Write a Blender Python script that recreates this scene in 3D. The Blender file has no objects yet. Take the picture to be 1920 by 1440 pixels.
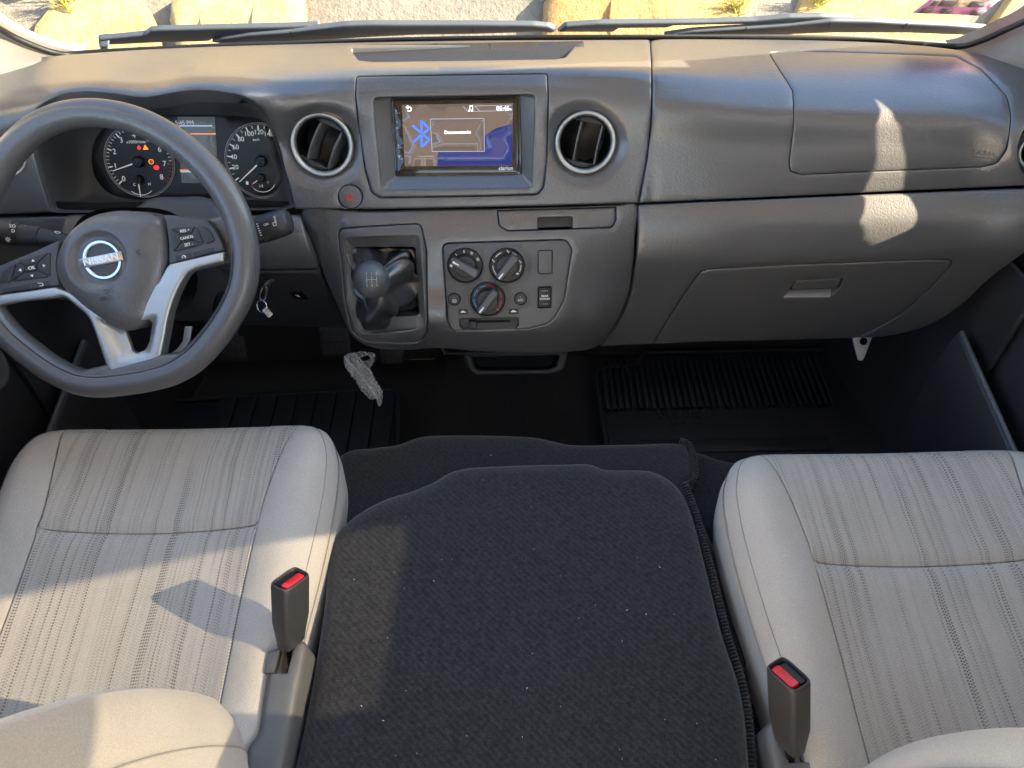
import bpy, bmesh, math, random
import numpy as np
from mathutils import Vector, Matrix, geometry

# ------------------------------------------------------------------ camera
FOC = 1450.0                      # focal length in pixels of a 1920 x 1440 picture
PITCH, ROLL = 47.0, -1.1
CAM = np.array((0.0, 0.0, 1.30))
scn = bpy.context.scene
cd = bpy.data.cameras.new('camera')
cam = bpy.data.objects.new('camera', cd)
scn.collection.objects.link(cam)
cd.sensor_width = 36.0
cd.lens = 36.0 * FOC / 1920.0
cd.clip_start = 0.02
cd.clip_end = 300.0
RM = Matrix.Rotation(math.radians(90 - PITCH), 3, 'X') @ Matrix.Rotation(math.radians(ROLL), 3, 'Z')
cam.matrix_world = Matrix.Translation(CAM) @ RM.to_4x4()
scn.camera = cam

# ------------------------------------------------------------------ sky, sun, exposure
SUN_DIR = Vector((1.0, -0.25, 0.60)).normalized()        # towards the sun: low, from the passenger side
w = bpy.data.worlds.new('World'); scn.world = w; w.use_nodes = True
nt = w.node_tree
sky = nt.nodes.new('ShaderNodeTexSky'); sky.sky_type = 'NISHITA'; sky.sun_disc = False
sky.sun_elevation = math.asin(SUN_DIR.z)
sky.sun_rotation = math.atan2(SUN_DIR.x, SUN_DIR.y)
bg = nt.nodes['Background']; bg.inputs['Strength'].default_value = 0.11
nt.links.new(sky.outputs[0], bg.inputs['Color'])
sd = bpy.data.lights.new('sun', 'SUN'); sd.energy = 5.0; sd.angle = math.radians(0.5); sd.color = (1.0, 0.80, 0.56)
sun = bpy.data.objects.new('sun', sd); scn.collection.objects.link(sun)
sun.rotation_euler = SUN_DIR.to_track_quat('Z', 'Y').to_euler()
vs = scn.view_settings
vs.view_transform = 'Standard'; vs.look = 'None'; vs.gamma = 1.0; vs.use_curve_mapping = False
vs.exposure = 3.35
scn.cycles.max_bounces = 8
scn.cycles.diffuse_bounces = 5
scn.cycles.transparent_max_bounces = 12
scn.cycles.use_denoising = True

# ------------------------------------------------------------------ pixel to place
RN = np.array(RM)
def ray(px, py):
    px = np.asarray(px, float); py = np.asarray(py, float)
    d = np.stack([(px - 960) / FOC, (720 - py) / FOC, -np.ones_like(px)], -1)
    return d @ RN.T
def at_y(px, py, Y):
    d = ray(px, py); return CAM + d * ((np.asarray(Y) - CAM[1]) / d[..., 1])[..., None]
def at_z(px, py, Z):
    d = ray(px, py); return CAM + d * ((np.asarray(Z) - CAM[2]) / d[..., 2])[..., None]
def at_x(px, py, X):
    d = ray(px, py); return CAM + d * ((np.asarray(X) - CAM[0]) / d[..., 0])[..., None]
def at_d(px, py, t):
    return CAM + ray(px, py) * np.asarray(t)[..., None]

def interp_cubic(xk, yk, x):
    """shape preserving cubic through knots (pchip), linear beyond the ends"""
    xk = np.asarray(xk, float); yk = np.asarray(yk, float); x = np.asarray(x, float)
    if len(xk) == 1: return np.full_like(x, yk[0])
    h = np.diff(xk); d = np.diff(yk) / h
    m = np.zeros_like(yk)
    if len(xk) == 2: m[:] = d[0]
    else:
        w1 = 2 * h[1:] + h[:-1]; w2 = h[1:] + 2 * h[:-1]
        with np.errstate(divide='ignore', invalid='ignore'):
            mm = (w1 + w2) / (w1 / d[:-1] + w2 / d[1:])
        m[1:-1] = np.where(d[:-1] * d[1:] > 0, mm, 0)
        m[0], m[-1] = d[0], d[-1]
    i = np.clip(np.searchsorted(xk, x) - 1, 0, len(xk) - 2)
    t = (x - xk[i]) / h[i]
    t2, t3 = t * t, t * t * t
    r = (2*t3 - 3*t2 + 1) * yk[i] + (t3 - 2*t2 + t) * h[i] * m[i] + (-2*t3 + 3*t2) * yk[i+1] + (t3 - t2) * h[i] * m[i+1]
    r = np.where(x < xk[0], yk[0] + m[0] * (x - xk[0]), r)
    return np.where(x > xk[-1], yk[-1] + m[-1] * (x - xk[-1]), r)

class Plane:
    """a flat face; param space = picture pixels unless local=True (metres)"""
    def __init__(s, P, n, right=(1, 0, 0), local=False):
        s.P = np.array(P, float); s.n = np.array(n, float); s.n /= np.linalg.norm(s.n)
        r = np.array(right, float); r -= s.n * (r @ s.n); s.r = r / np.linalg.norm(r)
        s.u = np.cross(s.n, s.r); s.local = local
    def pt(s, u, v):
        u = np.asarray(u, float); v = np.asarray(v, float)
        if s.local: return s.P + u[..., None] * s.r + v[..., None] * s.u
        d = ray(u, v); t = ((s.P - CAM) @ s.n) / (d @ s.n)
        return CAM + d * t[..., None]
    def ptn(s, u, v):
        p = s.pt(u, v); return p, np.broadcast_to(s.n, p.shape)
    def loc(s, px, py, h=0.0):
        """pixel -> (a, b) metres in the plane lifted by h"""
        d = ray(px, py); P = s.P + s.n * h
        t = ((P - CAM) @ s.n) / (d @ s.n); p = CAM + d * t[..., None] - s.P
        return np.stack([p @ s.r, p @ s.u], -1)
    def w(s, a, b, h=0.0):
        return s.P + np.asarray(a, float)[..., None] * s.r + np.asarray(b, float)[..., None] * s.u + np.asarray(h, float)[..., None] * s.n
    def moved(s, h): return Plane(s.P + s.n * h, s.n, s.r, s.local)
    def at(s, px, py, h=0.0):
        """a local plane whose origin is the place the pixel shows"""
        a = s.loc(px, py, h); return Plane(s.w(a[0], a[1], h), s.n, s.r, True)
    def turned(s, ang):
        c, q = math.cos(ang), math.sin(ang); return Plane(s.P, s.n, s.r * c + s.u * q, s.local)

class Field:
    """a surface laid through rows of (pixel x, pixel y, distance ahead)"""
    def __init__(s, rows, ref=None):
        s.rows = []
        for r in rows:
            a = np.array([q[0] for q in r], float); b = np.array([q[1] for q in r], float)
            y = np.array([q[2] if q[2] is not None and q[2] < 5 else 0 for q in r], float)
            for i, q in enumerate(r):
                if q[2] is None: y[i] = ref.pt(q[0], q[1])[1]
                elif q[2] > 5: y[i] = ref.pt(q[0], q[1])[1] + (q[2] - 10)
            s.rows.append((a, b, y))
    def Y(s, px, py):
        px = np.atleast_1d(np.asarray(px, float)); py = np.atleast_1d(np.asarray(py, float))
        K = len(s.rows)
        pk = np.stack([interp_cubic(a, b, px) for a, b, y in s.rows], 0)
        yk = np.stack([interp_cubic(a, y, px) for a, b, y in s.rows], 0)
        h = np.maximum(np.diff(pk, axis=0), 1e-3); d = np.diff(yk, axis=0) / h
        m = np.zeros_like(yk)
        # smooth (Catmull-Rom like) slopes
        m[1:-1] = (d[:-1] * h[1:] + d[1:] * h[:-1]) / (h[1:] + h[:-1])
        m[0], m[-1] = d[0], d[-1]
        i = np.clip((py[None, :] >= pk[1:-1]).sum(0), 0, K - 2)
        j = np.arange(len(px))
        t = (py - pk[i, j]) / h[i, j]
        tc = np.clip(t, 0, 1); t2, t3 = tc * tc, tc ** 3
        r = (2*t3 - 3*t2 + 1) * yk[i, j] + (t3 - 2*t2 + tc) * h[i, j] * m[i, j] + (-2*t3 + 3*t2) * yk[i+1, j] + (t3 - t2) * h[i, j] * m[i+1, j]
        return r + np.where(t < 0, t, np.where(t > 1, t - 1, 0)) * h[i, j] * np.where(t < 0, m[0], m[-1])
    def pt(s, u, v):
        u = np.asarray(u, float); v = np.asarray(v, float)
        return at_y(u, v, s.Y(u.ravel(), v.ravel()).reshape(u.shape))
    def ptn(s, u, v):
        p = s.pt(u, v); e = 2.0
        du = s.pt(u + e, v) - s.pt(u - e, v); dv = s.pt(u, v + e) - s.pt(u, v - e)
        n = np.cross(dv, du); n /= np.linalg.norm(n, axis=-1, keepdims=True)
        return p, n
    def frame(s, px, py, off=0.0, local=True):
        p, n = s.ptn(np.array([px]), np.array([py])); return Plane(p[0] + n[0] * off, n[0], (1, 0, 0), local)

class Func:
    """a surface given by a function of two metres"""
    def __init__(s, f): s.f = f
    def pt(s, u, v): return s.f(np.asarray(u, float), np.asarray(v, float))
    def ptn(s, u, v):
        e = .003; p = s.pt(u, v)
        n = np.cross(s.pt(u + e, v) - s.pt(u - e, v), s.pt(u, v + e) - s.pt(u, v - e))
        return p, n / np.linalg.norm(n, axis=-1, keepdims=True)

# ------------------------------------------------------------------ objects
COL = scn.collection
def thing(name, label, cat, loc, group=None):
    o = bpy.data.objects.new(name, None); COL.objects.link(o)
    o.location = Vector([float(c) for c in loc]); o.empty_display_size = .05
    o['label'] = label; o['category'] = cat; o['base'] = [float(c) for c in loc]
    if group: o['group'] = group
    return o
def tag(o, label, cat, group=None):
    o['label'] = label; o['category'] = cat
    if group: o['group'] = group
    return o
def base_of(p):
    while p is not None:
        if p.parent is None: return np.array(p.location)
        p = p.parent
    return np.zeros(3)
def mesh_obj(name, verts, faces, mat, parent=None, smooth=True, label=None, kind=None):
    V = np.asarray(verts, float)
    o = None
    b = base_of(parent) if parent is not None else np.zeros(3)
    if parent is None and len(V): b = np.array([*(V[:, :2].min(0) + V[:, :2].max(0)) / 2, V[:, 2].min()])
    me = bpy.data.meshes.new(name)
    me.from_pydata([tuple(p) for p in (V - b)], [], [tuple(int(i) for i in f) for f in faces])
    me.update()
    bm = bmesh.new(); bm.from_mesh(me); bmesh.ops.recalc_face_normals(bm, faces=bm.faces) if smooth == 'fix' else None
    bm.to_mesh(me); bm.free()
    if smooth: me.polygons.foreach_set('use_smooth', [True] * len(me.polygons))
    if mat is not None: me.materials.append(mat)
    o = bpy.data.objects.new(name, me); COL.objects.link(o)
    if parent is not None: o.parent = parent
    else: o.location = Vector(b)
    if label: o['label'] = label
    if kind: o['kind'] = kind
    return o
def auto_sharp(o, deg=35):
    me = o.data; bm = bmesh.new(); bm.from_mesh(me)
    for e in bm.edges:
        e.smooth = not (len(e.link_faces) == 2 and e.calc_face_angle(0) > math.radians(deg))
    bm.to_mesh(me); bm.free(); return o

# ------------------------------------------------------------------ 2-D outline tools
def dens(poly, sp, closed=True):
    P = np.asarray(poly, float); out = []
    n = len(P)
    for i in range(n if closed else n - 1):
        a, b = P[i], P[(i + 1) % n]; k = max(1, int(math.ceil(np.linalg.norm(b - a) / sp)))
        for j in range(k): out.append(a + (b - a) * j / k)
    if not closed: out.append(P[-1])
    return np.array(out)
def curve2(pts, sp, closed=True):
    """centripetal smooth curve through points, resampled"""
    P = np.asarray(pts, float); n = len(P); out = []
    rng = range(n if closed else n - 1)
    for i in rng:
        if closed: p0, p1, p2, p3 = P[(i-1) % n], P[i], P[(i+1) % n], P[(i+2) % n]
        else: p0, p1, p2, p3 = P[max(i-1, 0)], P[i], P[i+1], P[min(i+2, n-1)]
        L = np.linalg.norm(p2 - p1); k = max(2, int(math.ceil(L / sp)))
        d01 = max(np.linalg.norm(p1 - p0), 1e-9) ** .5; d12 = max(L, 1e-9) ** .5; d23 = max(np.linalg.norm(p3 - p2), 1e-9) ** .5
        if np.allclose(p0, p1): m1 = (p2 - p1)
        else: m1 = (p1 - p0) / d01 - (p2 - p0) / (d01 + d12) + (p2 - p1) / d12; m1 = m1 * d12
        if np.allclose(p2, p3): m2 = (p2 - p1)
        else: m2 = (p2 - p1) / d12 - (p3 - p1) / (d12 + d23) + (p3 - p2) / d23; m2 = m2 * d12
        for j in range(k):
            t = j / k
            out.append((2*t**3 - 3*t*t + 1) * p1 + (t**3 - 2*t*t + t) * m1 + (-2*t**3 + 3*t*t) * p2 + (t**3 - t*t) * m2)
    if not closed: out.append(P[-1])
    return np.array(out)
def rounded(poly, r, seg=6):
    """polygon with its corners rounded; r one radius or one per corner"""
    P = np.asarray(poly, float); n = len(P); out = []
    for i in range(n):
        ri = r[i] if hasattr(r, '__len__') else r
        a, b, c = P[i - 1], P[i], P[(i + 1) % n]
        v1, v2 = a - b, c - b; l1, l2 = np.linalg.norm(v1), np.linalg.norm(v2)
        if ri <= 0: out.append(b); continue
        v1 /= l1; v2 /= l2
        ang = math.acos(max(-1, min(1, v1 @ v2))); t = min(ri / max(math.tan(ang / 2), 1e-3), .48 * l1, .48 * l2)
        p0, p2 = b + v1 * t, b + v2 * t
        for k in range(seg + 1):
            s = k / seg; out.append((1-s)**2 * p0 + 2*s*(1-s) * b + s*s * p2)
    return np.array(out)
def circle(cx, cy, rx, ry=None, n=48, a0=0):
    ry = rx if ry is None else ry
    t = np.linspace(0, 2 * math.pi, n, endpoint=False) + a0
    return np.stack([cx + rx * np.cos(t), cy + ry * np.sin(t)], -1)
def inside(P, poly):
    x, y = P[:, 0], P[:, 1]; c = np.zeros(len(P), bool); q = np.roll(poly, 1, 0)
    for (x1, y1), (x2, y2) in zip(poly, q):
        if y1 == y2: continue
        k = ((y1 > y) != (y2 > y)); c ^= k & (x < (x2 - x1) * (y - y1) / (y2 - y1) + x1)
    return c
def dist(P, poly, closed=True):
    A = poly if closed else poly[:-1]; B = np.roll(poly, -1, 0) if closed else poly[1:]
    D = np.full(len(P), 1e9)
    for s in range(0, len(A), 64):
        a, b = A[s:s+64], B[s:s+64]; ab = b - a; L = (ab ** 2).sum(1) + 1e-12
        t = np.clip(((P[:, None] - a) * ab).sum(2) / L, 0, 1)
        q = P[:, None] - a - t[..., None] * ab
        D = np.minimum(D, np.sqrt((q ** 2).sum(2)).min(1))
    return D
def area2(P): return .5 * np.sum(P[:, 0] * np.roll(P[:, 1], -1) - P[:, 1] * np.roll(P[:, 0], -1))

def panel(name, S, outline, mat, parent=None, holes=(), sp=9.0, r=.002, upm=1340.0, skirt=.012, hskirt=None, off=0.0,
          disp=None, esp=None, hr=None, label=None, grid=None, kind=None):
    """a moulded piece: the surface S inside an outline, with rolled edges, openings and a return at every edge"""
    esp = esp or sp * .6
    hskirt = skirt if hskirt is None else hskirt; hr = r if hr is None else hr
    loops = [dens(outline, esp)] + [dens(h, esp) for h in holes]
    if area2(loops[0]) < 0: loops[0] = loops[0][::-1]
    for i in range(1, len(loops)):
        if area2(loops[i]) > 0: loops[i] = loops[i][::-1]
    pts = []
    for k, L in enumerate(loops):
        rr = (r if k == 0 else hr) * upm
        if rr <= 0: continue
        t = np.roll(L, -1, 0) - np.roll(L, 1, 0); t /= np.linalg.norm(t, axis=1, keepdims=True) + 1e-9
        nrm = np.stack([-t[:, 1], t[:, 0]], 1)
        for f in (.12, .4, 1.0): pts.append((L + nrm * rr * f, rr * f * .9))
    lo, hi = loops[0].min(0), loops[0].max(0)
    gx = np.arange(lo[0] + sp * .5, hi[0], sp); gy = np.arange(lo[1] + sp * .5, hi[1], sp * .87)
    G = np.array([(x + (sp / 2 if j % 2 else 0), y) for j, y in enumerate(gy) for x in gx]) if len(gx) and len(gy) else np.zeros((0, 2))
    pts.append((G, max(r, hr) * upm * 1.25 + sp * .35 if max(r, hr) > 0 else sp * .4))
    keep = []
    for Q, dmin in pts:
        if not len(Q): continue
        ok = inside(Q, loops[0])
        for L in loops[1:]: ok &= ~inside(Q, L)
        Q = Q[ok]
        if not len(Q): continue
        D = np.min([dist(Q, L) for L in loops], 0)
        keep.append(Q[D >= dmin - 1e-9])
    allp = np.concatenate(loops + keep)
    edges = []; s = 0
    for L in loops:
        n = len(L); edges += [(s + i, s + (i + 1) % n) for i in range(n)]; s += n
    vo, eo, fo, ov, oe, of = geometry.delaunay_2d_cdt([Vector(p) for p in allp], edges, [], 0, 1e-7)
    U = np.array([(v.x, v.y) for v in vo])
    F = np.array([f for f in fo if len(f) == 3])
    cen = U[F].mean(1)
    ok = inside(cen, loops[0])
    for L in loops[1:]: ok &= ~inside(cen, L)
    F = F[ok]
    D0 = dist(U, loops[0]) / upm
    def roll(d, rr):
        if rr <= 0: return np.zeros_like(d)
        d = np.minimum(d, rr); return -(rr - np.sqrt(np.maximum(rr * rr - (rr - d) ** 2, 0)))
    H = roll(D0, r)
    for L in loops[1:]: H = H + roll(dist(U, L) / upm, hr)
    p, n = S.ptn(U[:, 0], U[:, 1])
    if disp is not None: H = H + disp(U[:, 0], U[:, 1])
    if disp is not None:       # true normals of the displaced surface are left to the mesh
        pass
    V = p + n * (H + off)[:, None]
    # face orientation: along +n
    fn = np.cross(V[F[:, 1]] - V[F[:, 0]], V[F[:, 2]] - V[F[:, 0]])
    flip = ((fn * n[F].mean(1)).sum(1) < 0)
    F[flip] = F[flip][:, ::-1]
    verts = list(V); faces = [tuple(f) for f in F]
    # skirts
    cnt = {}
    for f in faces:
        for a, b in ((f[0], f[1]), (f[1], f[2]), (f[2], f[0])): cnt[(a, b)] = 1
    bd = [(a, b) for (a, b) in cnt if (b, a) not in cnt]
    dl = [dist(U, L) for L in loops]
    new = {}
    for a, b in bd:
        for q in (a, b):
            if q not in new:
                k = int(np.argmin([d[q] for d in dl])); sk = skirt if k == 0 else hskirt
                new[q] = len(verts); verts.append(V[q] - n[q] * sk)
        faces.append((b, a, new[a], new[b]))
    return mesh_obj(name, verts, faces, mat, parent, True, label, kind)

# ------------------------------------------------------------------ solid tools
def frame_along(P):
    """tangents and a steady pair of normals along a polyline"""
    P = np.asarray(P, float); T = np.gradient(P, axis=0); T /= np.linalg.norm(T, axis=1, keepdims=True) + 1e-12
    a = np.array((0, 0, 1.0)); 
    if abs(T[0] @ a) > .9: a = np.array((1.0, 0, 0))
    N = np.zeros_like(P); n = a - T[0] * (a @ T[0]); n /= np.linalg.norm(n); N[0] = n
    for i in range(1, len(P)):
        n = N[i-1] - T[i] * (N[i-1] @ T[i]); N[i] = n / np.linalg.norm(n)
    return T, N, np.cross(T, N)
def tube_vf(P, R, seg=12, closed=False, cap=True, up=None, ratio=1.0):
    P = np.asarray(P, float); n = len(P); R = np.broadcast_to(np.asarray(R, float), (n,))
    if closed:
        T = np.roll(P, -1, 0) - np.roll(P, 1, 0); T /= np.linalg.norm(T, axis=1, keepdims=True)
    else: T, N, B = frame_along(P)
    if up is not None:
        N = np.asarray(up, float) - T * (T @ np.asarray(up, float))[:, None]; N /= np.linalg.norm(N, axis=1, keepdims=True); B = np.cross(T, N)
    elif closed:
        c = P.mean(0); N = P - c; N -= T * (N * T).sum(1)[:, None]; N /= np.linalg.norm(N, axis=1, keepdims=True); B = np.cross(T, N)
    a = np.linspace(0, 2 * math.pi, seg, endpoint=False)
    V = P[:, None] + R[:, None, None] * (np.cos(a)[None, :, None] * N[:, None] + ratio * np.sin(a)[None, :, None] * B[:, None])
    V = V.reshape(-1, 3); F = []
    for i in range(n if closed else n - 1):
        for j in range(seg):
            q = (i + 1) % n; F.append((i*seg + j, i*seg + (j+1) % seg, q*seg + (j+1) % seg, q*seg + j))
    if cap and not closed: F += [tuple(range(seg))[::-1], tuple((n-1)*seg + j for j in range(seg))]
    return V, F
def tube(name, P, R, mat, parent=None, seg=12, closed=False, **k):
    lab = k.pop('label', None)
    V, F = tube_vf(P, R, seg, closed, **k); return auto_sharp(mesh_obj(name, V, F, mat, parent, True, lab), 60)
def lathe(name, pl, prof, mat, parent=None, seg=48, close=False, label=None, sharp=40):
    """profile of (radius, height) turned about the local plane's normal"""
    prof = np.asarray(prof, float); a = np.linspace(0, 2 * math.pi, seg, endpoint=False); m = len(prof)
    V = np.concatenate([pl.w(r * np.cos(a), r * np.sin(a), np.full(seg, h)) for r, h in prof]); F = []
    for i in range(m if close else m - 1):
        q = (i + 1) % m
        for j in range(seg): F.append((i*seg + j, i*seg + (j+1) % seg, q*seg + (j+1) % seg, q*seg + j))
    return auto_sharp(mesh_obj(name, V, F, mat, parent, 'fix', label), sharp)
def prism(name, pl, poly, h0, h1, mat, parent=None, bev=0.0, label=None, seg=2):
    """outline in the local plane pushed out from h0 to h1, its top edge rounded by bev"""
    P = np.asarray(poly, float)
    if area2(P) < 0: P = P[::-1]
    n = len(P); t = np.roll(P, -1, 0) - np.roll(P, 1, 0); t /= np.linalg.norm(t, axis=1, keepdims=True) + 1e-12
    e1 = P - np.roll(P, 1, 0); e1 /= np.linalg.norm(e1, axis=1, keepdims=True) + 1e-12
    nrm = np.stack([-t[:, 1], t[:, 0]], 1)
    cosh = np.maximum((t * e1).sum(1), .45)[:, None]
    rings = [(P, h0)]
    if bev > 0:
        for k in range(seg + 1):
            an = math.pi / 2 * k / seg; rings.append((P + nrm / cosh * bev * (1 - math.cos(an)), h1 - bev * (1 - math.sin(an))))
    else: rings.append((P, h1))
    V = np.concatenate([pl.w(q[:, 0], q[:, 1], np.full(n, h)) for q, h in rings]); F = [tuple(range(n))[::-1]]
    for i in range(len(rings) - 1):
        for j in range(n): F.append((i*n + j, i*n + (j+1) % n, (i+1)*n + (j+1) % n, (i+1)*n + j))
    F.append(tuple((len(rings)-1)*n + j for j in range(n)))
    return auto_sharp(mesh_obj(name, V, F, mat, parent, True, label), 40)
def rect(w_, h_, r=0, cx=0, cy=0, seg=4):
    p = [(cx - w_/2, cy - h_/2), (cx + w_/2, cy - h_/2), (cx + w_/2, cy + h_/2), (cx - w_/2, cy + h_/2)]
    return rounded(p, r, seg) if r > 0 else np.array(p, float)
def box(name, lo, hi, mat, parent=None, bev=0.0, label=None):
    pl = Plane((0, 0, 0), (0, 0, 1), (1, 0, 0), True)
    return prism(name, pl, [(lo[0], lo[1]), (hi[0], lo[1]), (hi[0], hi[1]), (lo[0], hi[1])], lo[2], hi[2], mat, parent, bev, label)
def grid_obj(name, G, mat, parent=None, closed_u=False, closed_v=False, label=None, smooth=True):
    """G: rows x cols x 3"""
    n, m = G.shape[:2]; F = []
    for i in range(n if closed_u else n - 1):
        for j in range(m if closed_v else m - 1):
            a, b = (i + 1) % n, (j + 1) % m; F.append((i*m + j, i*m + b, a*m + b, a*m + j))
    return mesh_obj(name, G.reshape(-1, 3), F, mat, parent, smooth, label)
def funnel(name, A, B, mat, parent=None, rings=(0, 1)):
    """flat sloping sides between two outlines with equal corner counts (N x 3 arrays)"""
    R = [A + (B - A) * t for t in rings]; o = grid_obj(name, np.array(R), mat, parent, closed_v=True, smooth=True); return auto_sharp(o, 22)
def text(name, s, pl, size, mat, parent=None, h=.0003, align='CENTER', ext=.0002, shear=0.0, squash=1.0, bold=0.0):
    c = bpy.data.curves.new('t', 'FONT'); c.body = s; c.size = size; c.align_x = align; c.align_y = 'CENTER'
    c.extrude = ext; c.shear = shear; c.resolution_u = 3; c.offset = bold
    o = bpy.data.objects.new('t', c); COL.objects.link(o)
    dg = bpy.context.evaluated_depsgraph_get(); dg.update()
    me = bpy.data.meshes.new_from_object(o.evaluated_get(dg))
    bpy.data.objects.remove(o); bpy.data.curves.remove(c)
    n = len(me.vertices); co = np.zeros(n * 3); me.vertices.foreach_get('co', co); co = co.reshape(-1, 3)
    V = pl.w(co[:, 0] * squash, co[:, 1], co[:, 2] + h + ext)
    faces = [tuple(p.vertices) for p in me.polygons]; bpy.data.meshes.remove(me)
    return mesh_obj(name, V, faces, mat, parent, False)
def arc_strip(name, pl, r, w_, a0, a1, h, mat, parent=None, t=.0002, seg=24):
    a = np.radians(np.linspace(a0, a1, seg)); o = np.stack([(r + w_/2) * np.cos(a), (r + w_/2) * np.sin(a)], 1)
    i = np.stack([(r - w_/2) * np.cos(a), (r - w_/2) * np.sin(a)], 1)
    V = np.concatenate([pl.w(o[:, 0], o[:, 1], h + t), pl.w(i[:, 0], i[:, 1], h + t), pl.w(o[:, 0], o[:, 1], h - t), pl.w(i[:, 0], i[:, 1], h - t)])
    n = seg; F = []
    for k in range(n - 1):
        F += [(k, n+k, n+k+1, k+1), (k, k+1, 2*n+k+1, 2*n+k), (n+k, 3*n+k, 3*n+k+1, n+k+1)]
    return mesh_obj(name, V, F, mat, parent, False)

# ------------------------------------------------------------------ materials
def mat_new(name):
    m = bpy.data.materials.new(name); m.use_nodes = True
    return m, m.node_tree, m.node_tree.nodes['Principled BSDF']
def coords(nt, scale=1.0):
    tc = nt.nodes.new('ShaderNodeNewGeometry'); return tc.outputs['Position']
def plastic(name, col, rough=.5, grain=0.0, gscale=650.0, spec=.5, metal=0.0, mott=.08, coat=0.0, coat_ior=1.5, coat_rough=.05):
    """moulded plastic: colour, gloss and a leather-like grain"""
    m, nt, b = mat_new(name); L = nt.links
    b.inputs['Roughness'].default_value = rough; b.inputs['Metallic'].default_value = metal
    b.inputs['Specular IOR Level'].default_value = spec
    if coat: b.inputs['Coat Weight'].default_value = coat; b.inputs['Coat Roughness'].default_value = coat_rough; b.inputs['Coat IOR'].default_value = coat_ior
    P = coords(nt)
    n1 = nt.nodes.new('ShaderNodeTexNoise'); n1.inputs['Scale'].default_value = 14; n1.inputs['Detail'].default_value = 5
    L.new(P, n1.inputs['Vector'])
    mr = nt.nodes.new('ShaderNodeMapRange'); mr.inputs[1].default_value = .3; mr.inputs[2].default_value = .7
    mr.inputs[3].default_value = 1 - mott; mr.inputs[4].default_value = 1 + mott
    L.new(n1.outputs[0], mr.inputs[0])
    mx = nt.nodes.new('ShaderNodeVectorMath'); mx.operation = 'SCALE'; mx.inputs[0].default_value = col
    L.new(mr.outputs[0], mx.inputs['Scale']); L.new(mx.outputs[0], b.inputs['Base Color'])
    if grain > 0:
        v = nt.nodes.new('ShaderNodeTexVoronoi'); v.feature = 'F1'; v.inputs['Scale'].default_value = gscale
        nz = nt.nodes.new('ShaderNodeTexNoise'); nz.inputs['Scale'].default_value = gscale * .6; nz.inputs['Detail'].default_value = 2
        L.new(P, nz.inputs['Vector']); L.new(P, v.inputs['Vector'])
        ad = nt.nodes.new('ShaderNodeMath'); ad.operation = 'ADD'; L.new(v.outputs['Distance'], ad.inputs[0]); L.new(nz.outputs[0], ad.inputs[1])
        bp = nt.nodes.new('ShaderNodeBump'); bp.inputs['Strength'].default_value = grain; bp.inputs['Distance'].default_value = .0006
        bp.invert = True
        L.new(ad.outputs[0], bp.inputs['Height']); L.new(bp.outputs[0], b.inputs['Normal'])
        if coat:
            b2 = nt.nodes.new('ShaderNodeBump'); b2.inputs['Strength'].default_value = grain * .45; b2.inputs['Distance'].default_value = .0006; b2.invert = True
            L.new(ad.outputs[0], b2.inputs['Height']); L.new(b2.outputs[0], b.inputs['Coat Normal'])
    return m
def emit(name, col, s=1.0, rough=.4):
    m, nt, b = mat_new(name); b.inputs['Base Color'].default_value = (*[c * .3 for c in col], 1)
    b.inputs['Emission Color'].default_value = (*col, 1); b.inputs['Emission Strength'].default_value = s; b.inputs['Roughness'].default_value = rough
    return m

M = {}
M['dash'] = plastic('dash_plastic', (.0545, .0570, .0605), .55, .50, 440, .3, mott=.03, coat=1.0, coat_ior=1.68, coat_rough=.30)
M['dash_smooth'] = plastic('dash_smooth_plastic', (.052, .055, .060), .48, .10, 900, .4)
M['dash_dark'] = plastic('dark_plastic', (.022, .022, .024), .5, .25, 600, .45)
M['black'] = plastic('black_plastic', (.008, .008, .009), .45, 0, 1, .4)
M['deep'] = plastic('void_black', (.004, .004, .004), .8, 0, 1, .2)
M['gloss_black'] = plastic('gloss_black', (.006, .005, .006), .06, 0, 1, .5, mott=0)
M['trim_grey'] = plastic('trim_grey', (.075, .077, .08), .40, .10, 1200, .5)
M['silver'] = plastic('satin_silver', (.37, .38, .37), .42, 0, 1, .5, .85, .03)
M['chrome'] = plastic('chrome', (.60, .61, .63), .22, 0, 1, .5, 1.0, .02)
M['steel'] = plastic('steel', (.5, .5, .5), .3, .1, 300, .5, 1.0, .1)
M['leather'] = plastic('black_leather', (.062, .063, .065), .40, .22, 600, .5)
M['rim'] = plastic('rim_urethane', (.064, .064, .0655), .5, .36, 480, .4, mott=.03, coat=.6, coat_ior=1.5, coat_rough=.26)
M['white_print'] = plastic('white_print', (.75, .75, .75), .5, 0, 1, .3, mott=0)
M['grey_print'] = plastic('grey_print', (.35, .35, .35), .5, 0, 1, .3, mott=0)
M['red_print'] = plastic('red_print', (.55, .03, .02), .45, 0, 1, .3, mott=0)
M['orange_print'] = plastic('orange_print', (.7, .2, .05), .45, 0, 1, .3, mott=0)
M['blue_print'] = plastic('blue_print', (.05, .28, .65), .45, 0, 1, .3, mott=0)
M['red'] = plastic('red_button', (.62, .02, .03), .35, 0, 1, .5, mott=.03)
M['pillar'] = plastic('beige_trim', (.17, .15, .13), .6, .2, 700, .3)
M['lit_recess_grey'] = plastic('lit_recess_grey', (.20, .205, .21), .5, .3, 600, .5)  # paler plastic: light falling on the glovebox handle ledge is put into the colour
M['rubber'] = plastic('rubber', (.012, .012, .013), .55, .2, 500, .4)
M['wiper'] = plastic('wiper_grey', (.038, .046, .060), .5, .1, 400, .5)
M['belt_grey'] = plastic('buckle_grey', (.030, .030, .030), .45, .35, 900, .5)
M['seat_cover'] = plastic('seat_side_plastic', (.095, .095, .09), .42, .3, 900, .5)
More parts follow.
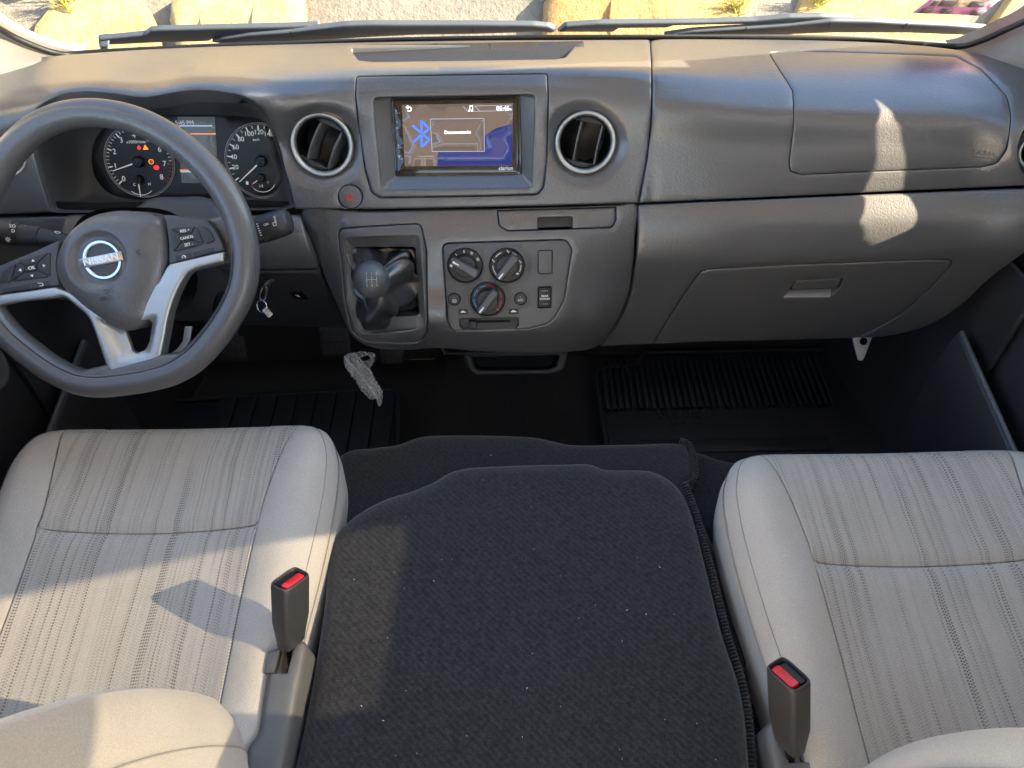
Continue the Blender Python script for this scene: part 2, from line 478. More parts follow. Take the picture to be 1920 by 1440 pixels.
# ------------------------------------------------------------------ the reference faces everything is laid on
PHI = math.radians(24)
CS = Plane(at_d(853, 256, 1.11), (0, -math.cos(PHI), math.sin(PHI)))          # face of the centre stack
UPPER = Field([
    [(-80,122,1.10),(120,100,1.16),(300,88,1.19),(560,79,1.21),(850,73,1.22),(1270,71,1.22),(1640,77,1.20),(1800,92,1.16),(1920,118,1.11),(2000,135,1.08)],
    [(-80,150,1.05),(120,118,1.11),(300,108,1.13),(560,103,1.14),(850,100,1.145),(1270,100,1.145),(1640,106,1.13),(1800,118,1.10),(1920,150,1.05),(2000,170,1.03)],
    [(-80,195,1.0),(0,172,1.02),(110,143,1.05),(180,138,1.055),(270,146,1.05),(370,130,1.06),(450,134,1.06),(540,140,1.06),(700,133,1.062),(850,130,1.062),(1000,129,1.062),(1150,132,1.06),(1300,140,1.062),(1450,150,1.06),(1640,155,1.055),(1800,165,1.04),(1900,195,1.0),(2000,215,.98)],
    [(-80,225,.975),(0,196,.995),(110,156,1.02),(180,149,1.028),(270,160,1.02),(370,143,1.03),(450,146,1.033),(540,158,1.038),(700,155,None),(850,150,None),(1000,149,None),(1150,160,None),(1300,180,1.028),(1450,192,1.02),(1640,197,1.015),(1800,205,1.0),(1900,240,.965),(2000,260,.945)],
    [(-80,300,.955),(0,290,.965),(200,280,.995),(400,270,1.0),(560,270,None),(700,270,None),(1000,270,None),(1150,270,None),(1300,275,1.0),(1640,275,.985),(1800,280,.975),(1900,300,.945),(2000,305,.92)],
    [(-80,405,.945),(95,400,.95),(300,399,.965),(560,396,None),(850,391,None),(1000,388,None),(1195,382,None),(1400,372,.968),(1640,361,.965),(1800,354,.96),(1920,349,.935),(2000,346,.92)],
], CS)
LOWC = Field([      # lower centre console
    [(520,396,10.012),(566,396,10.008),(700,392,10.006),(850,389,10.006),(1100,385,10.006),(1200,382,10.006)],
    [(520,460,10.05),(572,455,10.03),(620,450,10.008),(700,450,9.997),(850,450,10.0),(1060,450,10.0),(1120,450,10.004),(1195,450,10.012)],
    [(520,540,10.10),(590,535,10.05),(640,530,10.012),(700,530,9.992),(760,530,9.992),(830,530,10.0),(1040,530,10.0),(1110,530,10.010),(1195,530,10.035)],
    [(520,620,10.16),(640,620,10.035),(680,620,10.004),(740,620,9.992),(800,620,9.998),(900,620,10.002),(1020,620,10.004),(1090,620,10.020),(1160,620,10.055),(1200,620,10.07)],
    [(520,665,10.20),(640,660,10.07),(690,655,10.03),(740,655,10.022),(820,655,10.024),(900,658,10.022),(1010,658,10.024),(1080,655,10.04),(1130,652,10.075),(1200,655,10.09)],
], CS)
LOWP = Field([      # lower passenger side
    [(1100,388,.985),(1200,382,.978),(1400,372,.970),(1640,361,.9665),(1800,354,.9615),(1920,349,.9365),(2000,346,.922)],
    [(1100,440,.966),(1200,436,.960),(1400,428,.948),(1640,420,.938),(1800,414,.930),(1920,408,.905),(2000,404,.89)],
    [(1100,490,.958),(1200,484,.950),(1400,476,.940),(1640,468,.930),(1800,460,.920),(1920,450,.895),(2000,445,.88)],
    [(1100,550,.958),(1200,545,.955),(1400,538,.948),(1640,530,.940),(1800,520,.930),(1920,505,.90),(2000,500,.885)],
    [(1100,655,.965),(1200,650,.966),(1400,645,.965),(1640,640,.960),(1800,630,.950),(1920,615,.93),(2000,610,.915)],
], CS)
LOWD = Field([      # lower driver side
    [(-80,407,.955),(95,403,.958),(300,402,.972),(600,398,.99)],
    [(-80,440,.945),(95,436,.948),(300,436,.962),(600,436,.965)],
    [(-80,490,.955),(95,490,.958),(300,495,.962),(600,500,.962)],
    [(-80,560,.985),(95,560,.99),(300,570,.995),(600,575,1.0)],
    [(-80,640,1.03),(95,640,1.03),(300,640,1.04),(600,640,1.05)],
], CS)
FLOOR_Z = 0.0

# ------------------------------------------------------------------ outdoors: ground and stone wall
GZ = -.62
def stone_mat(name, cols, rough=.85):
    m, nt, b = mat_new(name); L = nt.links; P = coords(nt)
    oi = nt.nodes.new('ShaderNodeObjectInfo')
    n1 = nt.nodes.new('ShaderNodeTexNoise'); n1.inputs['Scale'].default_value = 3.2; n1.inputs['Detail'].default_value = 9; n1.inputs['Roughness'].default_value = .62
    L.new(P, n1.inputs['Vector'])
    ad = nt.nodes.new('ShaderNodeMath'); ad.operation = 'MULTIPLY_ADD'; ad.inputs[1].default_value = .55; L.new(oi.outputs['Random'], ad.inputs[0])
    sc_ = nt.nodes.new('ShaderNodeMath'); sc_.operation = 'MULTIPLY_ADD'; sc_.inputs[1].default_value = 1.3; sc_.inputs[2].default_value = -.4
    L.new(n1.outputs[0], sc_.inputs[0]); L.new(sc_.outputs[0], ad.inputs[2])
    cr = nt.nodes.new('ShaderNodeValToRGB'); L.new(ad.outputs[0], cr.inputs[0])
    e = cr.color_ramp.elements; e[0].position = .1; e[0].color = (*cols[0], 1); e[1].position = .95; e[1].color = (*cols[-1], 1)
    for i, c in enumerate(cols[1:-1]): q = e.new(.1 + .85 * (i + 1) / (len(cols) - 1)); q.color = (*c, 1)
    n2 = nt.nodes.new('ShaderNodeTexNoise'); n2.inputs['Scale'].default_value = 28; n2.inputs['Detail'].default_value = 8; n2.inputs['Roughness'].default_value = .7
    L.new(P, n2.inputs['Vector'])
    mr = nt.nodes.new('ShaderNodeMapRange'); mr.inputs[1].default_value = .3; mr.inputs[2].default_value = .7; mr.inputs[3].default_value = .72; mr.inputs[4].default_value = 1.2
    L.new(n2.outputs[0], mr.inputs[0])
    mx = nt.nodes.new('ShaderNodeVectorMath'); mx.operation = 'SCALE'; L.new(cr.outputs[0], mx.inputs[0]); L.new(mr.outputs[0], mx.inputs['Scale'])
    L.new(mx.outputs[0], b.inputs['Base Color']); b.inputs['Roughness'].default_value = rough
    bp = nt.nodes.new('ShaderNodeBump'); bp.inputs['Strength'].default_value = .8; bp.inputs['Distance'].default_value = .03
    L.new(n2.outputs[0], bp.inputs['Height']); L.new(bp.outputs[0], b.inputs['Normal'])
    return m
M['stone'] = stone_mat('sandstone', [(.24, .12, .045), (.34, .21, .075), (.38, .27, .11), (.40, .31, .16)])
M['mortar'] = stone_mat('pebble_mortar', [(.09, .08, .066), (.15, .132, .11), (.20, .18, .15)])
M['dirt'] = stone_mat('dry_dirt', [(.22, .16, .10), (.28, .22, .14), (.33, .27, .18)])
gx, gy = np.meshgrid(np.linspace(-40, 40, 60), np.linspace(-40, 40, 60), indexing='ij')
GG = np.stack([gx, gy, np.full_like(gx, GZ)], -1)
grd = grid_obj('ground', GG, M['dirt']); grd['kind'] = 'structure'; grd['label'] = 'dry sunlit dirt around the van'

random.seed(4)
WALL_Y0, WALL_LEAN = 3.6, .6            # foot of the wall and how far it leans back per metre of height
wallE = thing('stone_wall', 'sunlit rubble stone wall with pebbly mortar beyond the windscreen', 'stone wall', (0, WALL_Y0, GZ))
wn = np.array((0, -1.0, WALL_LEAN)); wn /= np.linalg.norm(wn)
WALL = Plane((0, WALL_Y0, GZ), wn, (1, 0, 0), True)
def wall_wave(u, v): return .05 * np.sin(u * 1.7 + v) + .04 * np.sin(v * 2.3 - u * .8)
nu, nv = 120, 70
uu, vv = np.meshgrid(np.linspace(-6.5, 6.5, nu), np.linspace(-.1, 6.2, nv), indexing='ij')
grid_obj('mortar', WALL.w(uu, vv, wall_wave(uu, vv) + .012 * np.sin(uu * 37) * np.sin(vv * 41)), M['mortar'], wallE)
# stones: jittered cells with joints between them
def wall_stones():
    rng = random.Random(11); seeds = []
    y = .12
    while y < 6.0:
        hh = rng.uniform(.42, .72); x = -6.4 + rng.uniform(0, .5)
        while x < 6.4:
            ww = rng.uniform(.5, 1.35); seeds.append((x + ww / 2, y + hh / 2 + rng.uniform(-.12, .12))); x += ww
        y += hh
    S = np.array(seeds)
    for i, c in enumerate(S):
        a = np.linspace(0, 2 * math.pi, 18, endpoint=False); near = S[np.argsort(((S - c) ** 2).sum(1))[1:14]]
        pts = []
        for t in a:
            d = np.array((math.cos(t), math.sin(t))); R = 1.0
            for q in near:
                v = q - c; L = np.linalg.norm(v); k = d @ v / L
                if k > 1e-3: R = min(R, L / 2 / k)
            gap = rng.uniform(.012, .06)
            R = max(.06, R - gap) * rng.uniform(.88, 1.0)
            pts.append(R)
        pts = np.array(pts); pts = .5 * pts + .25 * np.roll(pts, 1) + .25 * np.roll(pts, -1)
        if rng.random() < .10: continue
        yield c, pts, a, rng
for c, R, a, rng in wall_stones():
    h = rng.uniform(.04, .09); tilt = (rng.uniform(-.10, .10), rng.uniform(-.10, .10)); rings = []
    for f, z in ((1.0, -.3), (.985, .55), (.95, .85), (.75, .95), (.4, 1.0)):
        x = np.cos(a) * R * f; y = np.sin(a) * R * f
        z0 = h * z + (np.array([rng.uniform(-.018, .018) for _ in a]) if f < 1 else 0)
        rings.append(WALL.w(c[0] + x, c[1] + y, wall_wave(c[0] + x, c[1] + y) + z0 + (tilt[0] * x + tilt[1] * y if z > 0 else 0)))
    n = len(a); V = np.concatenate(rings); F = []
    for i in range(4):
        for j in range(n): F.append((i*n + j, i*n + (j+1) % n, (i+1)*n + (j+1) % n, (i+1)*n + j))
    F.append(tuple(4*n + j for j in range(n)))
    mesh_obj('stone', V, F, M['stone'], wallE)

M['grass'] = plastic('dry_grass', (.30, .30, .06), .8, 0, 1, .2, mott=.3)
def tuft(px, py, r_, lab):
    d = ray(px, py); t = ((WALL.P - CAM) @ WALL.n) / (d @ WALL.n); c = CAM + d * t; rg = random.Random(int(px)); V, F = [], []
    for i in range(60):
        a, q = rg.uniform(0, 6.28), rg.uniform(0, r_ * .5); b0 = c + WALL.n * .04 + WALL.r * (q * math.cos(a)) + WALL.u * (q * math.sin(a))
        tip = b0 + WALL.n * rg.uniform(.05, .12) + np.array((rg.uniform(-.08, .08), 0, rg.uniform(0, .12))); sd_ = np.array((rg.uniform(-1, 1), rg.uniform(-.5, .5), .3)); sd_ = sd_ / np.linalg.norm(sd_) * .004
        k = len(V); V += [b0 - sd_, b0 + sd_, tip, b0 + WALL.n * .004]; F += [(k, k+1, k+2), (k, k+3, k+2), (k+3, k+1, k+2)]
    tag(mesh_obj('grass_tuft', V, F, M['grass'], None, False), lab, 'grass', 'grass tufts in the wall')
tuft(130, 8, .12, 'yellow-green grass tuft in the wall beyond the left wiper'); tuft(1370, 24, .10, 'dry yellow grass tuft in the wall above the right wiper'); tuft(1528, 6, .08, 'small green grass tuft in the wall left of the sticker')

# ------------------------------------------------------------------ the van's body round the cab
M['liner'] = plastic('roof_lining', (.64, .61, .56), .9, .1, 300, .2)
M['body_in'] = plastic('body_inner', (.66, .62, .56), .7, .1, 300, .3)
van = thing('van', 'cab shell of the van with beige windscreen pillars and dark door trims', 'van', (0, -1.0, -.15))
ZR, XB, YB = 1.78, .84, -3.0              # roof height, half width, rear end
WTOP = (.60, 1.70)                        # top edge of the windscreen (Y, Z)
# roof lining
xs = np.linspace(-XB, XB, 13); ys = np.linspace(YB, WTOP[0], 12)
gx, gy = np.meshgrid(xs, ys, indexing='ij')
gz = ZR - .10 * (np.abs(gx) / XB) ** 4 - .08 * np.clip((gy - .2) / .4, 0, 1) ** 2
grid_obj('roof_lining', np.stack([gx, gy, gz], -1), M['liner'], van)
# side walls with window openings and an added sun slot (param: Y, Z metres)
def side(sgn, openings, name):
    S = Func(lambda u, v: np.stack([sgn * (.825 - .05 * np.clip((v - 1.2) / .5, 0, 1) ** 1.6 + 0 * u), u, v], -1))
    panel(name, S, [(YB, -.2), (1.33, -.2), (1.33, .58), (1.16, .72), (1.03, .97), (.66, 1.68), (YB, 1.68)], M['body_in'], van,
          holes=[rounded(o, .03 if len(o) < 9 else .004, 4) for o in openings], sp=.12, r=0, upm=1.0, skirt=0.004)
REARW = [[(-.50, .82), (-.50, 1.50), (-1.65, 1.50), (-1.65, .82)], [(-1.78, .82), (-1.78, 1.50), (-2.85, 1.50), (-2.85, .82)]]
DOORW_L = [(.90, .86), (.62, 1.46), (-.28, 1.48), (-.30, .86)]
DOORW_R_SUNCUT = [(.372,.942),(.326,1.002),(.249,1.12),(.126,1.267),(.02,1.42),(-.33,1.49),(-.35,.975)]  # unseen window, its outline cut to shape the sun on seat and carpet
SUN_SLOT = [(y - .0155, z) for y, z in [(.972,.968),(.935,.935),(.914,.868),(.905,.846),(.902,.834),(.879,.812),(.874,.780),(.876,.757),(.890,.757),(.915,.796),(.918,.812),(.930,.871),(.944,.925)]]   # invented slot in the unseen wall, shaped for the sun sliver on the dash
GAP_B = [(.938,.772),(.917,.758),(.90,.712),(.885,.70),(.88,.675),(.89,.655),(.92,.65),(.95,.67),(.95,.75)]
side(-1, [DOORW_L] + REARW, 'side_wall'); side(1, [DOORW_R_SUNCUT, SUN_SLOT] + REARW, 'side_wall')
# rear wall with a window
S = Func(lambda u, v: np.stack([u, 0 * u + YB, v], -1))
panel('rear_wall', S, [(-XB, -.2), (XB, -.2), (XB, 1.7), (-XB, 1.7)], M['body_in'], van, holes=[rounded([(-.62, .8), (.62, .8), (.58, 1.5), (-.58, 1.5)], .06)], sp=.15, r=0, upm=1, skirt=.03)

M['tint'] = (lambda t: t)(bpy.data.materials.new('tinted_glass')); M['tint'].use_nodes = True
_n = M['tint'].node_tree.nodes; _n.remove(_n['Principled BSDF']); _t = _n.new('ShaderNodeBsdfTransparent'); _t.inputs[0].default_value = (.088, .089, .086, 1)
_g = _n.new('ShaderNodeBsdfGlossy'); _g.inputs['Roughness'].default_value = .01; _f = _n.new('ShaderNodeFresnel'); _f.inputs[0].default_value = 1.4; _m = _n.new('ShaderNodeMixShader')
for a_, b_ in ((_f.outputs[0], _m.inputs[0]), (_t.outputs[0], _m.inputs[1]), (_g.outputs[0], _m.inputs[2]), (_m.outputs[0], _n['Material Output'].inputs[0])): M['tint'].node_tree.links.new(a_, b_)
mesh_obj('sun_dimming_pane', [(.83, y, z) for y, z in ((.55, .86), (.55, 1.55), (-.34, 1.55), (-.34, .86))], [(0, 1, 2, 3)], M['tint'], van, False)  # unseen pane added and tinted dark to weaken the sun on the seats
# pale unseen floor added behind the cab to bounce sunlight forward
mesh_obj('bounce_floor', [(-.82, -2.98, .10), (.82, -2.98, .10), (.82, -.45, .10), (-.82, -.45, .10)], [(0, 1, 2, 3)], M['body_in'], van, False)
# ------------------------------------------------------------------ dashboard
dash = thing('dashboard', 'dark grey grained plastic dashboard spanning the cab under the windscreen', 'dashboard', (0, 1.0, .3))
top_line = [(-80,123),(0,112),(120,101),(300,89),(560,80),(850,74),(1218,72)]
CL_EDGE = [(553,392),(537,330),(520,268),(498,216),(470,188),(430,173),(370,166),(320,172),(268,181),(215,173),(165,167),(115,174),(78,194),(60,218),(62,270),(76,332),(95,399)]
cl_edge = curve2(CL_EDGE, 8, False)
low_line_c = [(1197,381),(1000,387),(850,390),(700,393)]
out = np.concatenate([curve2(top_line, 20, False), curve2([(1218,72),(1221,110),(1222,150),(1220,220),(1212,300),(1197,381)], 12, False)[1:],
                      np.array(low_line_c[1:]), cl_edge, np.array([(0,403),(-80,406)])])
VENTS = [(603, 272, 59, 57), (1098, 268, 57, 58)]
CP = [(667,142),(1027,137),(1029,180),(1026,300),(1020,352),(1008,366),(900,369),(712,372),(696,362),(684,320),(672,240),(666,180)]
cpo = rounded(CP, [8,8,0,0,14,14,0,14,14,0,0,0], 5)
tray = rounded([(655,90),(1080,83),(1060,107),(1040,110),(700,115),(672,112)], [3,3,8,4,4,8], 4)
haz = circle(657, 369, 23)
def vent_dish(px, py):
    d = np.zeros_like(px)
    for cx, cy, rx, ry in VENTS:
        q = np.hypot((px - cx) / rx, (py - cy) / ry); d -= .009 * np.clip(1.42 - q, 0, .42) / .42 * (q < 1.42)
    # rolled lower edge of the fascia
    return d
up = panel('upper_panel', UPPER, out, M['dash'], dash, holes=[circle(cx, cy, rx, ry) for cx, cy, rx, ry in VENTS] + [cpo, tray, haz],
           sp=9, r=.0032, hr=.0018, skirt=.02, hskirt=.012, disp=vent_dish)
# recessed tray on top of the dash
TR = Plane(UPPER.pt(860, 113) - np.array((0, 0, .002)), (0, -.30, .95))
o2 = rounded([(668,76),(1068,70),(1068,110),(1040,113),(700,118),(668,114)], 3)
tb = UPPER.ptn(np.array([860.]), np.array([113.]))[0][0]
TRAYP = Plane(UPPER.pt(860, 90) - np.array((0, 0, .005)), (0, -.20, .98))
panel('tray_floor', TRAYP, rounded([(640,84),(1095,77),(1095,130),(640,136)], 4), M['dash_dark'], dash, sp=14, r=0, skirt=.004)
# passenger pad and air bag cover
pad_out = np.concatenate([curve2([(1219.5,72),(1270,71),(1640,77),(1800,92),(1920,117),(2000,134)], 20, False),
                          np.array([(2000,346)]), curve2([(1920,349),(1800,354),(1640,361),(1400,372),(1198.5,381)], 20, False),
                          curve2([(1213.5,300),(1221.5,220),(1223.5,150),(1222.5,110)], 12, False)])
AB = rounded([(1440,96),(1790,104),(1840,128),(1888,178),(1896,215),(1888,280),(1868,308),(1840,314),(1640,321),(1500,328),(1482,322),(1479,305),(1488,230),(1486,170)],
             [6,30,20,20,0,20,20,20,0,10,8,10,20,20], 5)
abo = curve2(AB[::2], 10)
vr = circle(1948, 285, 40, 58)
def pad_rise(px, py): return -.0015 * np.exp(-((px - 1222) / 10.0) ** 2)
panel('passenger_pad', UPPER, pad_out, M['dash'], dash, holes=[abo, vr], sp=10, r=.0032, hr=.0016, skirt=.02, hskirt=.010, disp=pad_rise)
def shrink(poly, d):
    P = np.asarray(poly, float); s = 1 if area2(P) > 0 else -1
    t = np.roll(P, -1, 0) - np.roll(P, 1, 0); t /= np.linalg.norm(t, axis=1, keepdims=True) + 1e-9
    return P + s * d * np.stack([-t[:, 1], t[:, 0]], 1)
ab = panel('airbag_cover', UPPER, shrink(abo, 1.4), M['dash'], dash, sp=10, r=.0016, skirt=.010)
fr = UPPER.frame(1841, 287, .0002)
text('airbag_lettering', 'SRS AIRBAG', fr, .0085, M['dash_smooth'], ab, ext=.0003, shear=.15)
panel('lettering_underline', fr, rect(.034, .0006, 0, 0, -.0062), M['dash_smooth'], ab, sp=.01, r=0, upm=1, skirt=.0004, off=.0005)
# backing so that joints read dark
panel('backing', UPPER, np.concatenate([np.array([(-80,130),(560,90),(1270,80),(1700,90),(2000,140),(2000,350),(1640,366),(1200,386),(1200,384),(640,384)]), np.array([(640,384),(560,300),(520,190),(440,160),(110,160),(50,200),(70,390),(-80,400)])]), M['deep'], dash, sp=25, r=0, off=-.024, skirt=.001,
      holes=[circle(cx, cy, rx, ry) for cx, cy, rx, ry in VENTS] + [shrink(cpo, 12), rounded([(630,86),(1110,79),(1100,135),(650,135)], 4), vr])

# --- centre panel round the stereo
SCR = [(716,186),(985,180),(990,240),(984,330),(980,336),(728,340),(722,330),(716,240)]
# flat moulding with a bevelled recess (a shaped opening)
pan_hole = rounded([(722,180),(984,175),(988,250),(981,338),(728,342),(722,250)], 4)
FACE = np.array([(733,187),(970,183),(973,322),(968,326),(748,328),(742,323)])
class CSrec:
    """centre panel: sloping sides falling to the stereo's face"""
    def ptn(s, u, v):
        return CS.ptn(u, v)
    pt = lambda s, u, v: CS.pt(u, v)
hole_in = rounded([(729,184),(974,180),(977,325),(972,330),(744,332),(738,326)], 3)
outer_lip = rounded([(700,182),(1000,176),(1000,250),(992,352),(716,356),(704,250)], [14,14,0,14,14,0])
def offs(S, poly, off, disp=None):
    P = np.asarray(poly, float); p_, n_ = S.ptn(P[:, 0], P[:, 1]); h = off if disp is None else off + disp(P[:, 0], P[:, 1])
    return p_ + n_ * np.broadcast_to(np.asarray(h, float), (len(P),))[:, None]
lip4 = rounded([(700,183),(1003,177),(997,352),(716,356)], [10,10,10,10], 5)
in4 = rounded([(728,183.5),(976,179),(979,330),(740,333)], [3,3,3,3], 5)
cpan = panel('centre_panel', UPPER, shrink(cpo, 1.3), M['dash'], dash, holes=[lip4], sp=8, r=.003, hr=.0025, skirt=.014, hskirt=.001, off=.0008)
funnel('recess', offs(CS, lip4, -.0020), offs(CS, in4, -.0165), M['dash'], cpan, (0, .5, 1))

# --- lower centre console
lc_out = curve2([(566,398),(700,395),(850,392),(932,391),(1155,385),(1194,383.5),(1192,440),(1188,500),(1177,560),(1152,612),(1122,650),(1060,662),(1000,664),(900,661),(830,655),(760,656),(705,652),(672,636),(645,600),(618,545),(592,480),(573,430)], 8)
GEAR = rounded([(632,428),(790,418),(800,470),(803,620),(790,641),(690,638),(665,622),(648,560)], [16,16,0,18,18,20,24,0], 6)
CLIM = rounded([(829,456),(1062,449),(1073,468),(1058,562),(1035,606),(990,617),(848,621),(838,600)], [14,16,14,40,40,30,14,20], 6)
TRAY = rounded([(932,394),(1155,388),(1156,412),(1148,428),(950,434),(935,424)], [2,2,10,12,12,10], 4)
def pod(px, py):
    g = np.exp(-((px - 716) / 72.) ** 8) * np.exp(-((py - 530) / 122.) ** 8)
    return .007 * g
lcp = panel('console_panel', LOWC, lc_out, M['dash'], dash, holes=[GEAR, CLIM, TRAY], sp=8, r=.0035, hr=.0018, skirt=.03, hskirt=.012, disp=pod)
panel('console_backing', LOWC, shrink(lc_out, 14), M['deep'], dash, sp=20, r=0, off=-.03, skirt=.001)
# cup-holder drawer
tr = panel('drawer_front', LOWC, shrink(TRAY, 1.4), M['dash'], dash, sp=6, r=.0025, skirt=.01, off=.0005, holes=[rounded([(1008,408),(1074,406),(1073,430),(1009,431)], [4,4,0,0])], hr=.002)
panel('drawer_pull', LOWC, rounded([(1004,404),(1078,402),(1077,426),(1006,428)], 3), M['dash_dark'], tr, sp=8, r=.001, off=-.008, skirt=.004)
# bin under the console
binE = dash
bp_ = at_y(np.array([828, 1062, 1062, 828.]), np.array([655, 650, 664, 668.]), .965)
BIN = Plane(at_y(950, 680, .985), (0, -.75, .66))
panel('bin_slot_lip', BIN, rounded([(826,650),(1012,650),(1006,664),(832,665)], 4), M['dash_dark'], dash, sp=10, r=.002, skirt=.03, holes=[rounded([(832,654),(1006,653),(1002,660),(836,661)], 2)], hr=.001)
panel('bin_front', BIN, rounded([(868,664),(1066,660),(1058,694),(1030,702),(892,704),(880,694)], [4,4,14,10,10,12]), M['dash_dark'], dash, sp=8, r=.004, skirt=.10,
      holes=[rounded([(884,669),(1050,666),(1042,688),(1030,693),(900,695),(890,690)], [3,3,6,8,8,8])], hr=.004, hskirt=.09)

# --- passenger lower panel and glove box
lp_out = np.concatenate([curve2([(1197,385),(1400,375),(1640,364),(1800,357),(1925,352),(1995,350)], 15, False), curve2([(1995,420),(1935,465),(1860,520),(1800,575),(1740,612),(1660,632),(1600,636)], 15, False),
                         curve2([(1400,641),(1228,646),(1126,651)], 15, False), curve2([(1156,613),(1181,560),(1192,500),(1196,440)], 12, False)])
GB = np.concatenate([curve2([(1226,643),(1250,603),(1278,560),(1303,524),(1315,510),(1330,505)], 8, False), curve2([(1500,496),(1770,488),(1783,490),(1783,498)], 8, False),
                     curve2([(1745,540),(1690,588),(1640,618),(1606,635)], 10, False), np.array([(1420,640)])])
panel('passenger_lower_panel', LOWP, lp_out, M['dash'], dash, holes=[shrink(GB, -1.2)], sp=11, r=.003, hr=.0016, skirt=.03, hskirt=.012)
HN = rounded([(1490,527),(1581,522),(1574,541),(1556,556),(1471,557),(1480,543)], [3,3,3,5,4,3])
gb = panel('glovebox_lid', LOWP, shrink(GB, 1.0), M['dash'], dash, sp=10, r=.002, hr=.0015, skirt=.012, hskirt=.012, off=.0006, holes=[HN])
panel('handle', LOWP, rounded([(1492,528.5),(1578,524),(1570,541),(1484,544)], 2), M['dash'], gb, sp=7, r=.0015, off=-.001, skirt=.008)
HC = LOWP.frame(1515, 553, -.004, False); HC2 = Plane(HC.P, (0, -.35, .93), (1, 0, 0))
panel('handle_recess', HC2, rounded([(1474,543),(1566,540),(1556,556),(1470,557)], 2), M['lit_recess_grey'], gb, sp=7, r=.0005, skirt=.003)
panel('lower_backing', LOWP, [(1200,395),(1640,372),(1990,360),(1990,410),(1850,515),(1700,612),(1600,625),(1240,636),(1160,640),(1185,560)], M['deep'], dash, sp=30, r=0, off=-.03, skirt=.001)

# --- driver lower panels
panel('driver_lower_panel', LOWD, [(-80,409),(95,405),(300,404),(553,400),(563,400),(570,432),(586,480),(597,505),(450,507),(300,512),(60,500),(-80,500)], M['dash'], dash, sp=10, r=.003, skirt=.012)
ld2 = panel('driver_knee_panel', LOWD, [(-80,503),(60,503),(300,515),(450,509),(598,508),(616,548),(640,596),(655,618),(560,612),(440,610),(300,600),(100,560),(-80,560)], M['dash_dark'], dash, sp=12, r=.003, skirt=.02, off=.001)

panel('joint_backing', UPPER, [(-80,390),(95,385),(300,385),(560,382),(850,377),(1195,368),(1400,358),(1640,347),(1800,340),(1990,332),(1990,366),(1800,374),(1640,381),(1400,392),(1195,402),(850,411),(560,416),(300,419),(95,420),(-80,424)], M['deep'], dash, sp=30, r=0, off=-.022, skirt=.001)
# ------------------------------------------------------------------ instrument cluster
CLP = Plane(at_y(330, 300, 1.062), (0, -math.cos(math.radians(26)), math.sin(math.radians(26))))
clu = thing('instrument_cluster', 'gauge cluster with rev counter, trip display and speedometer behind the steering wheel', 'gauge cluster', CLP.pt(330, 370))
def polar(poly, c, ang):
    """radius of a closed outline about c at given angles"""
    P = dens(poly, 3) - np.array(c); th = np.arctan2(P[:, 1], P[:, 0]); o = np.argsort(th); th, rr = th[o], np.hypot(*P.T)[o]
    return np.interp(ang, np.concatenate([th - 2*np.pi, th, th + 2*np.pi]), np.tile(rr, 3))
INN = curve2([(172,300),(178,262),(205,232),(262,217),(333,216),(430,217),(494,228),(515,268),(528,340),(512,362),(420,371),(300,372),(250,374),(205,362),(180,335)], 6)
OUTC = np.concatenate([cl_edge, [(300, 399.5)]])
cc = (320, 292); angs = np.linspace(-math.pi, math.pi, 160, endpoint=False)
ro = polar(OUTC, cc, angs) ; ri = polar(INN, cc, angs)
rows = []
for t in (0, .02, .05, .10, .2, .35, .5, .7, .85, 1.0):
    r_ = ro * (1 - t) + ri * t; px = cc[0] + r_ * np.cos(angs); py = cc[1] + r_ * np.sin(angs)
    pox = cc[0] + ro * np.cos(angs); poy = cc[1] + ro * np.sin(angs)
    Yo = UPPER.Y(pox, poy) + .004; Yi = CLP.pt(cc[0] + ri * np.cos(angs), cc[1] + ri * np.sin(angs))[:, 1]
    e = {0: -.02, .02: 0, .05: .02, .10: .09}.get(t, 1 - (1 - t) ** 1.7)
    rows.append(at_y(px, py, Yo + (Yi - Yo) * e))
grid_obj('shroud', np.array(rows), M['dash_smooth'], clu, closed_v=True)
M['gauge'] = plastic('gauge_face', (.020, .021, .021), .45, 0, 1, .4, mott=.02)
panel('gauge_plate', CLP, shrink(INN, -3), M['gauge'], clu, sp=20, r=0, skirt=.004)
M['lcd'] = emit('trip_display', (.055, .068, .075), .12, .3)
panel('trip_display', CLP, rounded([(333,219),(403,219),(410,342),(341,343)], 2), M['lcd'], clu, sp=20, r=0, off=.0012, skirt=.001)
def strip(name, pl, a, b, w_, mat, par, h=.0016):
    """a thin raised line between two pixels of a plane"""
    A, B = pl.loc(*map(np.array, a)), pl.loc(*map(np.array, b)); d = B - A; L = np.linalg.norm(d); n = np.array((-d[1], d[0])) / L * w_ / 2
    q = np.array([A - n, B - n, B + n, A + n]); lp = Plane(pl.P, pl.n, pl.r, True)
    return prism(name, lp, q, h - .0003, h + .0002, mat, par)
M['lcd_orange'] = emit('display_orange', (.9, .22, .06), .15); M['lcd_blue'] = emit('display_blue', (.25, .4, .6), .25)
strip('display_line', CLP, (338,251), (405,251), .0014, M['lcd_orange'], clu); strip('display_line', CLP, (338,319), (409,318), .0014, M['lcd_orange'], clu)
strip('display_line', CLP, (336,236), (398,236), .0008, M['lcd_blue'], clu); strip('display_line', CLP, (339,322), (409,321.5), .0008, M['lcd_blue'], clu)
M['lit_white'] = emit('backlit_white', (.7, .72, .7), .05); M['lit_red'] = emit('warning_red', (.95, .03, .03), .14); M['lit_orange'] = emit('warning_orange', (1.0, .28, .03), .15)
text('clock', '5:45 PM', CLP.at(346, 230.5, .0015), .0085, M['lit_white'], clu)
def mpx(pl, px, py): return float(pl.loc(np.array(px + 10.), np.array(float(py)))[0] - pl.loc(np.array(float(px)), np.array(float(py)))[0]) / 10
